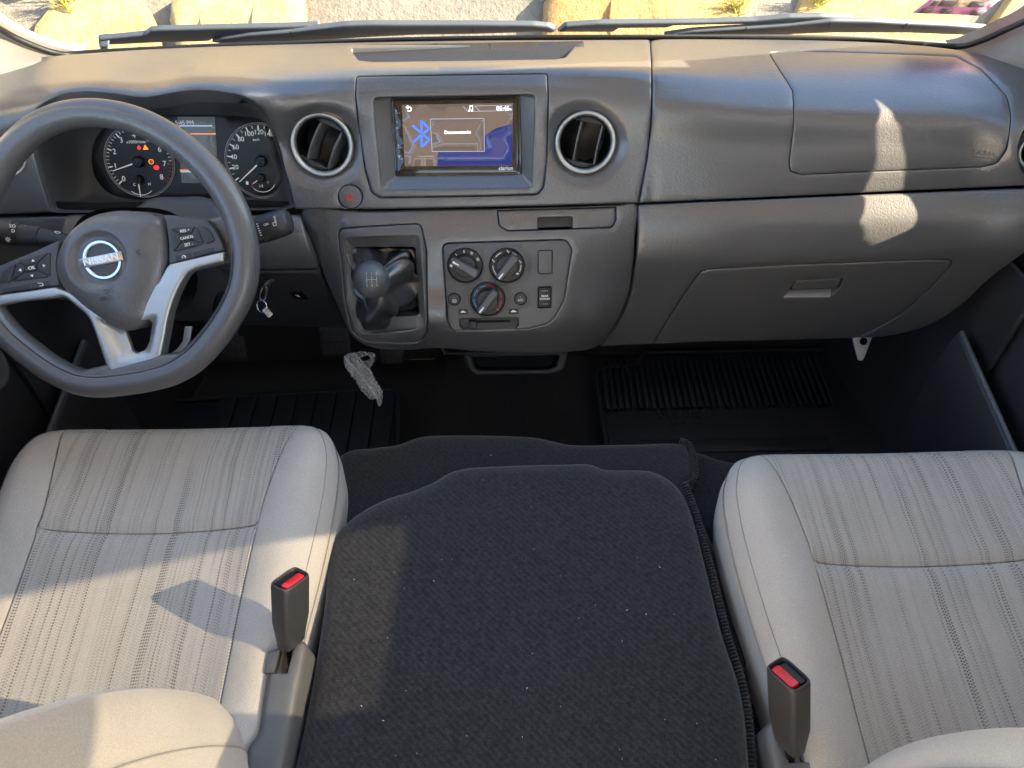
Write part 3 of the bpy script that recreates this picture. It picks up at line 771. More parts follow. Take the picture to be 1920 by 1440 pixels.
def gauge(cx, cy, rp, a0, step, n0, n1, labels, sub, size, rl, red=()):
    g = CLP.at(cx, cy, 0); k = mpx(CLP, cx, cy); R = rp * k
    lathe('dial_ring', g, [(R - .0012, .0005), (R - .0012, .0016), (R - .0006, .0020), (R, .0016), (R, .0005)], M['grey_print'], clu, 72, True)
    lathe('dial_ring', g, [(R - .0032, .0005), (R - .0032, .0013), (R - .0026, .0013), (R - .0026, .0005)], M['grey_print'], clu, 72, True)
    for i in range(n0 * sub, n1 * sub + 1):
        a = math.radians(a0 - step * i / sub); major = i % sub == 0
        L = .0068 if major else .0042; wd = .0017 if major else .0007
        d = np.array((math.cos(a), math.sin(a))); q = np.array((-d[1], d[0])) * wd / 2
        A, B = d * (R - .0042), d * (R - .0042 - L)
        prism('tick', g, [A - q, B - q, B + q, A + q], .0012, .0019, M['red_print'] if i / sub in red else M['lit_white'], clu)
    for i, s in labels.items():
        a = math.radians(a0 - step * i); rr = R * rl
        text('numeral', s, Plane(g.w(rr * math.cos(a), rr * math.sin(a)), g.n, g.r, True), size, M['lit_white'], clu, h=.0014)
    return g, R
def needle(g, ang, L, w_, hub, par=clu):
    lathe('needle_hub', g, [(hub, .001), (hub, .007), (hub * .8, .009), (0, .0092)], M['black'], par, 32)
    a = math.radians(ang); d = np.array((math.cos(a), math.sin(a))); q = np.array((-d[1], d[0]))
    prism('needle', g, [d * hub * .8 - q * w_ / 2, d * L - q * w_ * .25, d * L + q * w_ * .25, d * hub * .8 + q * w_ / 2], .0055, .0066, M['lit_white'], par)
    prism('needle_tail', g, [-d * hub * 1.15 - q * w_ * .7, d * hub * .9 - q * w_ * .6, d * hub * .9 + q * w_ * .6, -d * hub * 1.15 + q * w_ * .7], .009, .0105, M['black'], par)
g, R = gauge(262, 303, 66, 221, 32.4, 0, 8, {i: str(i) for i in range(9)}, 5, .0112, .71, (7, 8, 7.2, 7.4, 7.6, 7.8))
needle(g, 197, R * .80, .0022, .0082)
text('unit', 'x1000r/min', CLP.at(256, 266, 0), .0064, M['lit_white'], clu, h=.0014)
g2 = CLP.at(262, 336, 0); needle(g2, 268, .026, .0014, .0066)
arc_strip('small_scale', g2, .0235, .0008, 228, 312, .0014, M['lit_white'], clu)
for s, px, py in (('C', 253, 346), ('H', 281, 345)): text('numeral', s, CLP.at(px, py), .0058, M['lit_white'], clu, h=.0014)
g3, R3 = gauge(491, 302, 69, 212, 20.6, 0, 9, {1: '20', 2: '40', 3: '60', 4: '80', 5: '100', 6: '120', 7: '140'}, 2, .0100, .75)
needle(g3, 219, R3 * .84, .0022, .0082)
text('unit', 'km/h', CLP.at(481, 262, 0), .005, M['lit_white'], clu, h=.0014)
g4 = CLP.at(491, 333, 0); needle(g4, 212, .0165, .0014, .0062)
arc_strip('small_scale', g4, .0215, .0008, 228, 330, .0014, M['lit_white'], clu); arc_strip('small_scale', g4, .0205, .0012, 212, 228, .0014, M['red_print'], clu)
text('numeral', '1/2', CLP.at(490, 349), .0055, M['lit_white'], clu, h=.0014); text('numeral', '1', CLP.at(503, 342), .0055, M['lit_white'], clu, h=.0014)
pl = CLP.at(464, 343); prism('fuel_icon', pl, rect(.0035, .005, .0006), .001, .0016, M['lit_white'], clu)
pl = CLP.at(273.5, 276.5); prism('warning_icon', pl, [(-.0042, -.003), (.0042, -.003), (0, .0042)], .001, .0018, M['lit_orange'], clu)
pl = CLP.at(261.5, 276.5); prism('warning_icon', pl, circle(0, 0, .0022, .0030, 12), .001, .0018, M['lit_red'], clu); prism('warning_icon', pl, rect(.0052, .0013, 0, 0, -.0008), .001, .0017, M['lit_red'], clu)
pl = CLP.at(284, 303); lathe('warning_icon', pl, [(.0030, .001), (.0030, .0018), (.0038, .0018), (.0038, .001)], M['lit_orange'], clu, 16, True); text('warning_icon', '!', pl, .005, M['lit_orange'], clu, h=.0012)
pl = CLP.at(294, 314); prism('warning_icon', pl, circle(0, 0, .0042, .0034, 18), .001, .0017, M['lit_red'], clu); text('warning_icon', '!', pl, .005, M['gauge'], clu, h=.0019)

# ------------------------------------------------------------------ car stereo
SP = CS.moved(-.0145)
ster = thing('car_stereo', 'black touchscreen car stereo showing a blue bluetooth symbol in the centre panel', 'car stereo', SP.pt(855, 328))
panel('bezel', SP, rounded([(727,182),(976,178),(979,326),(974,331),(744,333),(736,327)], 3), M['gloss_black'], ster, sp=20, r=.0015, skirt=.02, off=-.0015)
fa = rounded([(734,188.5),(970,184.5),(972.5,321),(968,325),(749,327.5),(743.5,323)], 2)
panel('glass_front', SP, fa, M['gloss_black'], ster, sp=20, r=.001, skirt=.002, off=.0008)
m, nt_, b_ = mat_new('screen_lit'); b_.inputs['Base Color'].default_value = (.012, .010, .010, 1); b_.inputs['Roughness'].default_value = .05
b_.inputs['Emission Color'].default_value = (.10, .075, .062, 1); b_.inputs['Emission Strength'].default_value = .18; M['screen'] = m
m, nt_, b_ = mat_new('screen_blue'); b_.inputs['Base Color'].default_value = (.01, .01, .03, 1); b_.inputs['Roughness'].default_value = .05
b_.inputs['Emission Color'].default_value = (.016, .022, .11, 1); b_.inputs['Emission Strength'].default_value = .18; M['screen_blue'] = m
M['scr_white'] = emit('screen_white', (.85, .86, .9), .26); M['scr_bt'] = emit('screen_bluetooth', (.03, .12, .95), .22); M['scr_line'] = emit('screen_line', (.3, .3, .4), .2)
scr = panel('screen', SP, [(753.5,196.5),(962,193),(960,310.5),(759,311.5)], M['screen'], ster, sp=20, r=0, off=.0014, skirt=.0003)
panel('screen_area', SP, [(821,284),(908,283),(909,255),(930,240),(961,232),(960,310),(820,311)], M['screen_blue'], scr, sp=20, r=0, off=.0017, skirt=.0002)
panel('dialog', SP, [(807,223),(907.5,222),(908.5,283.5),(810.5,284)], M['screen'], scr, sp=20, r=0, off=.0020, skirt=.0002)
for a, b in (((807,223),(907.5,222)), ((907.5,222),(908.5,283.5)), ((908.5,283.5),(810.5,284)), ((810.5,284),(807,223))): strip('dialog_line', SP, a, b, .0006, M['scr_line'], scr, .0023)
for a, b in (((868,199),(877,209)), ((877,209),(960,207)), ((890,198.5),(900,208)), ((890,198.5),(960,197))): strip('status_line', SP, a, b, .0005, M['scr_line'], scr, .0019)
text('message', 'Desconectado', SP.at(858, 248, .0022), .0066, M['scr_white'], scr, bold=.00008)
text('clock', '05:45', SP.at(943, 203.5, .0016), .0085, M['scr_white'], scr, bold=.0001); text('clock', 'PM', SP.at(957, 205, .0016), .0032, M['scr_white'], scr)
text('maker_lettering', 'clarion', SP.at(948.5, 315.5, .0012), .0078, M['white_print'], ster, bold=.0001)
bt = [((790,226),(791,275)), ((790,226),(805,241)), ((805,241),(775,266)), ((791,275),(805,262)), ((805,262),(774,235))]
for a, b in bt: strip('bluetooth_symbol', SP, a, b, .0030, M['scr_bt'], scr, .0019)
pl = SP.at(768, 204.5, .0016); arc_strip('back_symbol', pl, .0025, .0012, -90, 90, 0, M['scr_white'], scr); prism('back_symbol', pl, rect(.005, .0012, 0, -.001, .0025), -.0002, .0002, M['scr_white'], scr)
prism('back_symbol', pl, [(-.002, .0055), (-.002, -.0005), (-.0055, .0025)], -.0002, .0002, M['scr_white'], scr); prism('back_symbol', pl, rect(.004, .0012, 0, -.001, -.0025), -.0002, .0002, M['scr_white'], scr)
pl = SP.at(882, 203.5, .0016)
for dx in (-.0018, .0022):
    prism('music_symbol', pl, circle(dx, -.0026, .0014, .0011, 12), -.0002, .0002, M['scr_white'], scr); prism('music_symbol', pl, rect(.0007, .006, 0, dx + .0011, .0006), -.0002, .0002, M['scr_white'], scr)
prism('music_symbol', pl, [(-.0010, .0025), (.0036, .0032), (.0036, .0045), (-.0010, .0038)], -.0002, .0002, M['scr_white'], scr)
for py, s in ((208, '<'), (229, '+'), (240, 'VOL'), (251, '-'), (272, 'o'), (293, '#')):
    px = 741.5 + (py - 208) * .075; text('key_symbol', s, SP.at(px + 1, py, .0012), .0048 if len(s) == 1 else .0026, M['white_print'], ster)
for py in (212, 277, 298): px = 743.5 + (py - 208) * .075; prism('key_caption', SP.at(px + 2, py, .0009), rect(.0065, .0007), 0, .0003, M['grey_print'], ster)

# ------------------------------------------------------------------ air vents
def vent(px, py, rpx, S, lab, tilt, swing):
    f = S.frame(px, py, -.006) if isinstance(S, Field) else S
    k = mpx(Plane(f.P, f.n, f.r), px, py); R = rpx * k
    v = thing('air_vent', lab, 'air vent', f.P, 'round dashboard air vents')
    lathe('ring', f, [(R * 1.0, -.008), (R * 1.0, .0035), (R * .985, .0062), (R * .94, .0072), (R * .875, .0058), (R * .835, .0015), (R * .825, -.008)], M['silver'], v, 72, True, sharp=80)
    lathe('bowl', f, [(R * .835, .0), (R * .82, -.004), (R * .80, -.02), (R * .72, -.045), (R * .3, -.055), (0, -.056)], M['black'], v, 48)
    t = f.turned(math.radians(tilt))
    # inner barrel flats above and below the louvres
    for s in (-1, 1):
        a = np.radians(np.linspace(52, 128, 14)) if s > 0 else np.radians(np.linspace(232, 308, 14))
        poly = np.stack([R * .80 * np.cos(a), R * .80 * np.sin(a)], 1)
        prism('barrel_end', t, poly, -.03, .0 if s > 0 else -.001, M['dash_dark'], v, .001)
    for s, off in ((-1, -.36), (1, .34)):
        n, m_ = 15, 6; G = np.zeros((n, m_, 3))
        yy = np.linspace(-.62, .62, n) * R
        for j, w_ in enumerate(np.linspace(0, 1, m_)):
            bulge = np.cos(np.linspace(-1, 1, n) * math.pi / 2)
            a_ = off * R + (swing * .5 + .06 * bulge) * R * (1 - w_) * 1.2 + w_ * R * .30 - .1 * R * bulge
            G[:, j] = t.w(a_, yy, (.002 + .006 * bulge) * (1 - w_) - .030 * w_)
        V2 = G.copy(); nrm = t.r * .0022
        full = np.concatenate([G, (G + nrm)[:, ::-1]], 1)
        lo = grid_obj('louvre', full, M['trim_grey'], v, closed_v=True)
    return v
vent(603, 272, 58.5, UPPER, 'silver-ringed round air vent between gauge cluster and stereo', -27, .1)
vent(1098, 268, 57, UPPER, 'silver-ringed round air vent right of the stereo', -12, .1)
vent(6, 292, 44, UPPER, 'silver-ringed round air vent partly hidden behind the steering wheel rim', -10, .1)
vent(1950, 285, 40, UPPER, 'silver-ringed round air vent cut off by the right picture edge', -10, .1)

# ------------------------------------------------------------------ hazard switch
hf = UPPER.frame(657, 369, 0); hk = mpx(Plane(hf.P, hf.n, hf.r), 657, 369)
hz = thing('hazard_switch', 'round grey push switch with a red triangle beside the stereo panel', 'switch', hf.P)
lathe('button', hf, [(21.5 * hk, -.012), (21.5 * hk, .0002), (20.5 * hk, .0016), (17 * hk, .0024), (0, .0026)], M['trim_grey'], hz, 48)
for r_ in (.0068, .0042):
    tri = np.array([(r_ * math.cos(math.radians(a)), r_ * math.sin(math.radians(a)) - .0008) for a in (90, 210, 330)])
    for i in range(3):
        A, B = tri[i], tri[(i + 1) % 3]; d = (B - A) / np.linalg.norm(B - A); q = np.array((-d[1], d[0])) * .00045
        prism('triangle_mark', hf, [A - q, B - q, B + q, A + q], .0024, .0029, M['red_print'], hz)
# ------------------------------------------------------------------ steering wheel
WPHI = math.radians(36)
WP = Plane(at_d(208, 478, .985), (0, -math.cos(WPHI), math.sin(WPHI)))
wh = thing('steering_wheel', 'dark grey flat-bottomed steering wheel with silver spokes and a round badge', 'steering wheel', WP.pt(250, 740))
RO = [(165,184),(215,188),(270,203),(330,233),(385,275),(430,325),(462,380),(480,435),(487,490),(480,545),(462,590),(430,640),(385,690),(340,718),(290,733),(240,741),(190,745),(140,738),(85,712),(40,680),(0,645),(-35,600),(-60,545),(-72,485),(-68,420),(-50,350),(-20,290),(20,243),(60,212),(110,191)]
ro_px = curve2(RO, 10)
lo_ = WP.loc(ro_px[:, 0], ro_px[:, 1])
WL = Plane(WP.P, WP.n, WP.r, True)
rimR = np.interp(ro_px[:, 1], [184, 300, 480, 620, 700, 745], [.0172, .0178, .0178, .0180, .0182, .0180])
P2 = lo_; sgn = 1 if area2(P2) > 0 else -1
tt = np.roll(P2, -1, 0) - np.roll(P2, 1, 0); tt /= np.linalg.norm(tt, axis=1, keepdims=True)
inn = sgn * np.stack([-tt[:, 1], tt[:, 0]], 1)
rc = P2 + inn * rimR[:, None]
rim3 = WL.w(rc[:, 0], rc[:, 1])
V, F = tube_vf(rim3, rimR, 28, True, up=WL.n, ratio=1.0)
rim = mesh_obj('rim', V, F, M['rim'], wh, 'fix')
# stitched joint along the lower, inner side of the rim
low = [i for i in range(len(rc)) if (ro_px[i, 1] > 470)]
idx = np.array(sorted(low))
a_ = math.radians(40)
js = WL.w(*(rc[idx] + inn[idx] * (rimR[idx] * math.sin(a_))[:, None]).T, rimR[idx] * math.cos(a_) + .0002)
tube('rim_seam', js, .0007, M['black'], rim, 6)
# spoke bodies, flat-bottom filler
def wpanel(name, pts, mat, off, skirt, r=.003, sp=9, holes=(), disp=None, par=wh, hskirt=None, hr=None, smooth=True):
    return panel(name, WP, curve2(pts, 6) if smooth else np.array(pts, float), mat, par, sp=sp, r=r, off=off, skirt=skirt, holes=holes, disp=disp, upm=1440, hskirt=hskirt, hr=hr)
wpanel('spoke', [(296,402),(330,404),(385,410),(412,402),(428,385),(448,420),(452,480),(440,520),(424,494),(360,508),(300,520)], M['rim'], -.010, .016, .006, smooth=False)
wpanel('spoke', [(130,440),(60,470),(0,494),(-40,505),(-62,520),(-55,560),(-40,585),(-20,572),(60,565),(130,560)], M['rim'], -.010, .016, .006, smooth=False)
wpanel('lower_insert', [(118,705),(150,696),(206,682),(215,690),(290,670),(306,664),(345,660),(385,640),(405,640),(372,688),(330,706),(280,718),(230,724),(180,727),(140,722)], M['rim'], .011, .014, .005, smooth=False)
VH = rounded([(232,606),(283,600),(278,640),(270,654),(258,659),(248,655),(240,632)], 3)
SV = np.concatenate([[(-35,584),(-35,560),(0,553)], [(60,545),(108,538)], [(170,560),(240,560),(300,530),(317,500)], [(322,495),(420,472)], [(424,475),(423,490)], curve2([(372,503),(356,512),(345,528),(330,560),(320,592),(313,630),(306,664)], 8, False),
                     curve2([(300,676),(284,688)], 6, False), curve2([(218,701),(211,698)], 4, False), curve2([(205,688),(178,610),(169,592),(150,575),(124,556),(108,558)], 8, False), [(40,566),(0,574)]])
def vrec(px, py):
    # the lower window of the V falls away from a narrow rim
    P = np.stack([px, py], 1); q = np.array([(172,585),(240,600),(322,560),(312,600),(303,640),(297,664),(284,674),(224,686),(216,682),(190,620)], float)
    q2 = np.array([(183,596),(240,610),(300,590),(290,640),(284,660),(274,666),(228,674),(221,668),(200,628)], float)
    d = dist(P, q2); return np.where(inside(P, q2), -.010 * np.clip(d / 14, 0, 1) ** .8, 0)
wpanel('spoke_trim', SV, M['silver'], .008, .018, .0035, sp=6, holes=[shrink(VH, -2.5)], disp=vrec, smooth=False, hskirt=.006, hr=.001)
HUB = [(240,395),(205,397),(170,407),(138,430),(118,458),(108,490),(112,522),(130,550),(152,572),(178,592),(208,610),(237,620),(262,616),(277,602),(288,572),(305,535),(314,495),(313,455),(304,412),(285,401)]
ho = curve2(HUB, 6)
def dome(px, py):
    P = np.stack([px, py], 1); d = dist(P, ho) / 1440; R = .050
    d = np.minimum(d, R); h = .016 * np.sqrt(np.maximum(1 - (1 - d / R) ** 2, 0))
    q = np.hypot(px - 193, py - 487) / 57
    return h - .0075 * np.clip((1.0 - q) / .25, 0, 1)
hub = wpanel('airbag_cover', HUB, M['rim'], .001, .03, .003, sp=6, disp=dome)
# badge
BD = WP.at(193, 487, .0105); k = mpx(WP, 193, 487); tw = math.radians(9.5); BT = BD.turned(tw)
lathe('badge_ring', BD, [(29.5 * k, -.004), (29.5 * k, .0018), (31 * k, .0030), (35 * k, .0030), (37 * k, .0012), (37 * k, -.004)], M['chrome'], hub, 64, True)
lathe('badge_back', BD, [(30 * k, -.004), (30 * k, -.0008), (0, -.0008)], M['dash_smooth'], hub, 48)
prism('badge_bar', BT, rect(82 * k, 17.5 * k, .0012), -.002, .0046, M['steel'], hub, .0012)
text('badge_lettering', 'NISSAN', BT, 16.5 * k, M['white_print'], hub, h=.0046, ext=.0003, squash=1.22, bold=.0002)
# embossed marks
def hubtext(s, px, py, size, ang=tw, sq=1.0):
    hh = float(dome(np.array([px * 1.]), np.array([py * 1.]))[0]); text('embossed_lettering', s, WP.at(px, py, hh + .0008).turned(ang), size, M['dash_smooth'], hub, ext=.0004, squash=sq)
hubtext('SRS', 204, 546, .0085); hubtext('AIRBAG', 207, 558, .0085); hubtext('h', 126, 499, .010); hubtext('h', 258, 474, .010, tw + math.pi)
# switch pads
def pad(pts, off=.0022): return wpanel('switch_pad', pts, M['dash_smooth'], off, .012, .002, sp=10, smooth=False)
pr = pad([(310,408),(340,406),(388,413),(404,430),(416,452),(421,470),(318,496),(317,450)])
pl_ = pad([(112,451),(60,474),(20,490),(-10,503),(-30,512),(-34,540),(-20,556),(0,552),(112,535),(107,495)])
def key(par, pts, off=.0042, r=.0012, mat='dash_dark'): return wpanel('key', rounded(pts, 1.6, 3), M[mat], off, .004, r, sp=8, par=par, smooth=False)
def lerp(a, b, t): return (a[0] + (b[0] - a[0]) * t, a[1] + (b[1] - a[1]) * t)
def fourway(par, q, c):
    for i in range(4):
        j = (i + 1) % 4
        P = np.array([q[i], q[j], c[j], c[i]], float); m_ = P.mean(0); key(par, m_ + (P - m_) * .955, .0040)
    P = np.array(c, float); m_ = P.mean(0); key(par, m_ + (P - m_) * .9, .0050)
fourway(pr, [(321.5,427.5),(368.7,424),(386,458),(327,474)], [(341,439.5),(361,438),(363,450),(343,453.5)])
fourway(pl_, [(35,491),(98,471),(97,519),(23,529)], [(50,499.5),(72,494.5),(72.5,507),(48.5,511)])
key(pr, [(371,423.5),(387,425.5),(396,434),(405,449),(401,454),(389,457.5)]); key(pr, [(332,479.5),(358,474),(360,486),(332,491.5)], .0034); key(pr, [(362,473.5),(400,463.5),(405,471.5),(363.5,484.5)], .0034)
key(pl_, [(1,530),(8,512),(20,500),(33.5,493),(22,530)]); key(pl_, [(8,541.5),(57,532.5),(58,543),(6,550.5)], .0034); key(pl_, [(62,531.5),(94,526),(97,536),(61,542.5)], .0034)
def wt(s, px, py, size, par, h=.0048): text('key_lettering', s, WP.at(px, py, h).turned(tw), size, M['white_print'], par)
wt('RES +', 347, 432.5, .0052, pr); wt('CANCEL', 351, 445.5, .0046, pr, .0054); wt('SET -', 354, 458.5, .0052, pr); wt('OK', 60, 502.5, .0062, pl_, .0054)
def arrow(par, px, py, a):
    q = WP.at(px, py, .0044).turned(math.radians(a)); prism('key_symbol', q, [(-.0018, -.0013), (.0018, -.0013), (0, .0018)], 0, .0006, M['white_print'], par)
for px, py, a in ((62, 488.5, 10), (60.5, 517, 190), (38, 506.5, 100), (83, 498, -80)): arrow(pl_, px, py, a)
q = WP.at(78.5, 533.5, .0038); arc_strip('key_symbol', q, .0018, .0007, -90, 90, .0004, M['white_print'], pl_); prism('key_symbol', q, rect(.0055, .0007, 0, -.002, .0018), 0, .0006, M['white_print'], pl_); prism('key_symbol', q, rect(.004, .0007, 0, -.001, -.0018), 0, .0006, M['white_print'], pl_)
q = WP.at(345, 482, .0038); arc_strip('key_symbol', q, .0022, .0006, -40, 220, .0004, M['white_print'], pr); prism('key_symbol', q.turned(.7), rect(.0026, .0006, 0, .001, 0), 0, .0006, M['white_print'], pr)

# ------------------------------------------------------------------ steering column
colE = thing('steering_column', 'dark grey plastic steering column cover between gauges and wheel hub', 'steering column', WL.w(0, -.1, -.25))
SHR = Plane(at_y(300, 392, .935), (0, -.55, .83))
panel('upper_cover', SHR, curve2([(120,404),(176,399),(186,390),(250,386),(272,373),(288,367),(330,366),(384,367),(408,384),(420,410),(420,470),(120,470)], 6), M['dash_smooth'], colE, sp=10, r=.008, skirt=.05)
n, m_ = 12, 36; G = []
for t in np.linspace(0, 1, n):
    s = np.linspace(0, 2 * math.pi, m_, endpoint=False); e = 3.2
    ca, sa = np.cos(s), np.sin(s); ax = np.sign(ca) * np.abs(ca) ** (2 / e); ay = np.sign(sa) * np.abs(sa) ** (2 / e)
    w_, h_ = .082 - .012 * t, .072 - .012 * t
    G.append(WL.w(ax * w_ + .012, ay * h_ - .012 - .035 * t, np.full(m_, -.035 - .17 * t)))
lower = grid_obj('lower_cover', np.array(G), M['dash_dark'], colE, closed_v=True)
lathe('ignition_barrel', Plane(WL.w(.100, -.075, -.12), (.55, -.6, .45), (1, 0, 0), True), [(.018, -.05), (.018, .0), (.014, .004), (.0, .004)], M['deep'], colE, 32)
# stalks
def stalk(name, lab, pts, radii, cat='stalk'):
    P = np.array([WP.at(px, py, h).P for px, py, h in pts]); e = thing(name, lab, cat, P[-1]); return e, P
sl, P = stalk('light_stalk', 'black light and indicator stalk left of the steering wheel hub', [(-50, 425, -.055), (-8, 432, -.055), (30, 438, -.055), (42, 439.5, -.055), (78, 444, -.055), (150, 455, -.055)], None)
tube('twist_grip', np.array([P[0], P[0] * .6 + P[1] * .4, P[1], P[2]]), [.0165, .0172, .0172, .0168], M['dash_dark'], sl, 28)
tube('twist_ring', np.array([P[2], P[3]]) + (P[3] - P[2]) * np.array([[.04], [-.04]]), [.0160, .0158], M['dash_dark'], sl, 28)
tube('stem', np.array([P[3], P[4]]), [.0152, .0135], M['dash_dark'], sl, 28); tube('stem', np.array([P[4] + (P[4] - P[3]) * .03, P[5]]), [.0128, .0070], M['dash_dark'], sl, 28)
def stalk_print(e, px, py, s, size, a): text('stalk_symbol', s, WP.at(px, py, -.0385).turned(a), size, M['white_print'], e)
stalk_print(sl, 24, 424, 'EO', .0062, -.12); stalk_print(sl, 25, 433, 'D', .0062, -.12); stalk_print(sl, 108, 436, '<>', .0075, -.15); stalk_print(sl, 48, 422, '-', .005, -.1)
q = WP.at(15, 449, -.0385); lathe('stalk_symbol', q, [(.0012, 0), (.0012, .0004), (.0020, .0004), (.0020, 0)], M['white_print'], sl, 16, True)
for i in range(8):
    qq = q.turned(i * math.pi / 4); prism('stalk_symbol', qq, rect(.0012, .0005, 0, .0032, 0), 0, .0004, M['white_print'], sl)
sr, P = stalk('wiper_stalk', 'black wiper stalk with angled end right of the steering wheel rim', [(420, 452, -.06), (478, 434, -.055), (492, 430, -.055), (512, 423, -.052), (541, 415, -.050)], None)
tube('stem', P[:2], [.010, .0160], M['dash_dark'], sr, 28); tube('twist_ring', np.array([P[1], P[2]]), [.0172, .0176], M['dash_dark'], sr, 28)
tube('end_knob', np.array([P[2] + (P[3]-P[2]) * .06, P[3], P[3] * .5 + P[4] * .5, P[4], P[4] + (P[4]-P[3]) * .10]), [.0180, .0182, .0178, .0160, .012], M['dash_dark'], sr, 10)
text('stalk_symbol', 'REAR', WP.at(516, 411, -.0325).turned(1.75), .0036, M['white_print'], sr); text('stalk_symbol', 'ON', WP.at(499, 421, -.0335).turned(.3), .0042, M['white_print'], sr)
q = WP.at(515, 420, -.033).turned(.2)
for rr in (rect(.0042, .0005, 0, 0, .002), rect(.0042, .0005, 0, 0, -.002), rect(.0005, .0042, 0, -.002, 0), rect(.0005, .0042, 0, .002, 0)): prism('stalk_symbol', q, rr, 0, .0004, M['white_print'], sr)
for i in range(6): prism('stalk_symbol', WP.at(482 + i * 1.5, 420 + i * 4.2, -.0345).turned(.3), rect(.0025, .0008), 0, .0004, M['white_print'], sr)

# ------------------------------------------------------------------ key
KP = Plane(at_y(492, 560, .86), (0, -.75, .66)); ke = thing('ignition_key', 'black-headed ignition key with steel ring and small metal tag', 'key', KP.pt(505, 595))
kk = KP.at(493.5, 551, 0).turned(math.radians(-14)); t = np.linspace(0, 2 * math.pi, 40, endpoint=False)
loop = kk.w(.0042 * np.cos(t), .0105 * np.sign(np.sin(t)) * np.abs(np.sin(t)) ** .75, 0 * t)
V, F = tube_vf(loop, .0030, 10, True, up=kk.n); mesh_obj('key_head', V, F, M['gloss_black'], ke, 'fix')
tube('key_blade', np.array([kk.w(0, .011, 0), kk.w(-.002, .017, -.02), kk.w(-.004, .02, -.045)]), [.0026, .003, .003], M['steel'], ke, 8)
q = KP.at(491, 574.5, .002).turned(.3); loop = q.w(.0078 * np.cos(t), .0092 * np.sin(t), .003 * np.cos(t)); V, F = tube_vf(loop, .00075, 8, True, up=q.n); mesh_obj('key_ring', V, F, M['chrome'], ke, 'fix')
q = KP.at(502, 585.5, .001).turned(math.radians(40)); prism('tag', q, rect(.0085, .0145, .001), 0, .0012, M['steel'], ke, .0003)
# ------------------------------------------------------------------ gear lever
gearE = thing('gear_lever', 'gear lever with round black knob rising from a wrinkled leather boot', 'gear lever', LOWC.pt(722, 600))
GO = rounded([(659,464),(779,463),(787,500),(789,585),(780,596),(684,600),(670,592),(662,540)], [8,8,0,10,10,10,10,0], 5)
gl = rounded([(648,446),(785,440),(793,490),(795,606),(785,618),(684,620),(664,608),(654,540)], [10,10,0,16,16,16,16,0], 5)
def gpod(px, py): return .007 * np.exp(-((px - 716) / 72.) ** 8) * np.exp(-((py - 530) / 122.) ** 8)
gl = rounded([(648,446),(786,441),(797,612),(678,622),(656,560)], [10,10,16,20,30], 5); GO2 = rounded([(659,464),(779,463),(789,596),(677,600),(662,540)], [8,8,10,12,20], 5)
su = panel('surround', LOWC, shrink(GEAR, 1.3), M['trim_grey'], gearE, holes=[gl], sp=8, r=.0035, hr=.002, skirt=.012, hskirt=.001, disp=gpod, off=.0008)
funnel('surround_slope', offs(LOWC, gl, -.0018, gpod), offs(LOWC, GO2, -.012, gpod), M['trim_grey'], su, (0, .5, 1))
funnel('surround_return', offs(LOWC, GO2, -.0119, gpod), offs(LOWC, GO2, -.040, gpod), M['dash_dark'], su, (0, 1))
GP = LOWC.frame(722, 530, 0); GPp = Plane(GP.P, GP.n, GP.r)
panel('well', GPp.moved(-.029), shrink(GO, -22), M['deep'], gearE, sp=20, r=0, skirt=.001)
# boot: rings from the opening up to the neck, folded
n, m_ = 30, 120; a = np.linspace(-math.pi, math.pi, m_, endpoint=False)
base = GPp.loc(722 + polar(GO, (722, 530), a) * np.cos(a) * .99, 530 + polar(GO, (722, 530), a) * np.sin(a) * .99)
neck = GPp.loc(np.array(706.), np.array(545.), .05); rows = []
rng = np.random.RandomState(3)
for t in np.linspace(0, 1, n):
    e = t ** .9
    c0 = base.mean(0) * (1 - e) + neck * e
    rb = (base - base.mean(0)) * (1 - e) ** .8 + np.stack([np.cos(a), -np.sin(a)], 1) * .011 * e
    fold = 1 + .40 * np.sin(math.pi * t) * (.6 * np.sin(3 * a + 4.2 * t + .8) + .35 * np.sin(5 * a - 6 * t + 2) + .2 * np.sin(8 * a + 9 * t))
    bul = 1 + .38 * np.sin(math.pi * t) ** 1.2
    h = -.026 + .078 * t ** 1.25 + .010 * np.sin(math.pi * t) * np.sin(2 * a + 5 * t + 1.0) + .007 * np.sin(math.pi * t) * np.sin(3 * a + 11 * t)
    sag = .020 * np.sin(math.pi * t) * np.clip(np.sin(a), 0, 1)
    q = c0 + rb * (fold * bul)[:, None] * .87 + rb * .0
    rows.append(GP.w(q[:, 0] - .004 * np.sin(math.pi * t), q[:, 1] - sag * .6, h + sag * .4))
M['boot'] = plastic('boot_leather', (.024, .025, .028), .32, .20, 700, .5, coat=.8, coat_ior=1.6, coat_rough=.18)
grid_obj('boot', np.array(rows), M['boot'], gearE, closed_v=True)
tube('lever', np.array([GP.w(neck[0], neck[1], .03), GP.w(neck[0] + .001, neck[1] + .004, .07)]), [.009, .011], M['black'], gearE, 20)
KC = GPp.at(697, 525, .082); Rk = .0258
ph = np.linspace(0, math.pi, 20); th = np.linspace(0, 2 * math.pi, 40, endpoint=False)
view = CAM - KC.P; view /= np.linalg.norm(view); KV = Plane(KC.P, view, (1, 0, 0), True)
KG = np.array([KV.w(Rk * np.sin(p) * np.cos(th) * .97, Rk * np.sin(p) * np.sin(th) * 1.06, np.full(40, Rk * math.cos(p))) for p in ph])
kn = grid_obj('knob', KG, M['leather'], gearE, closed_v=True)
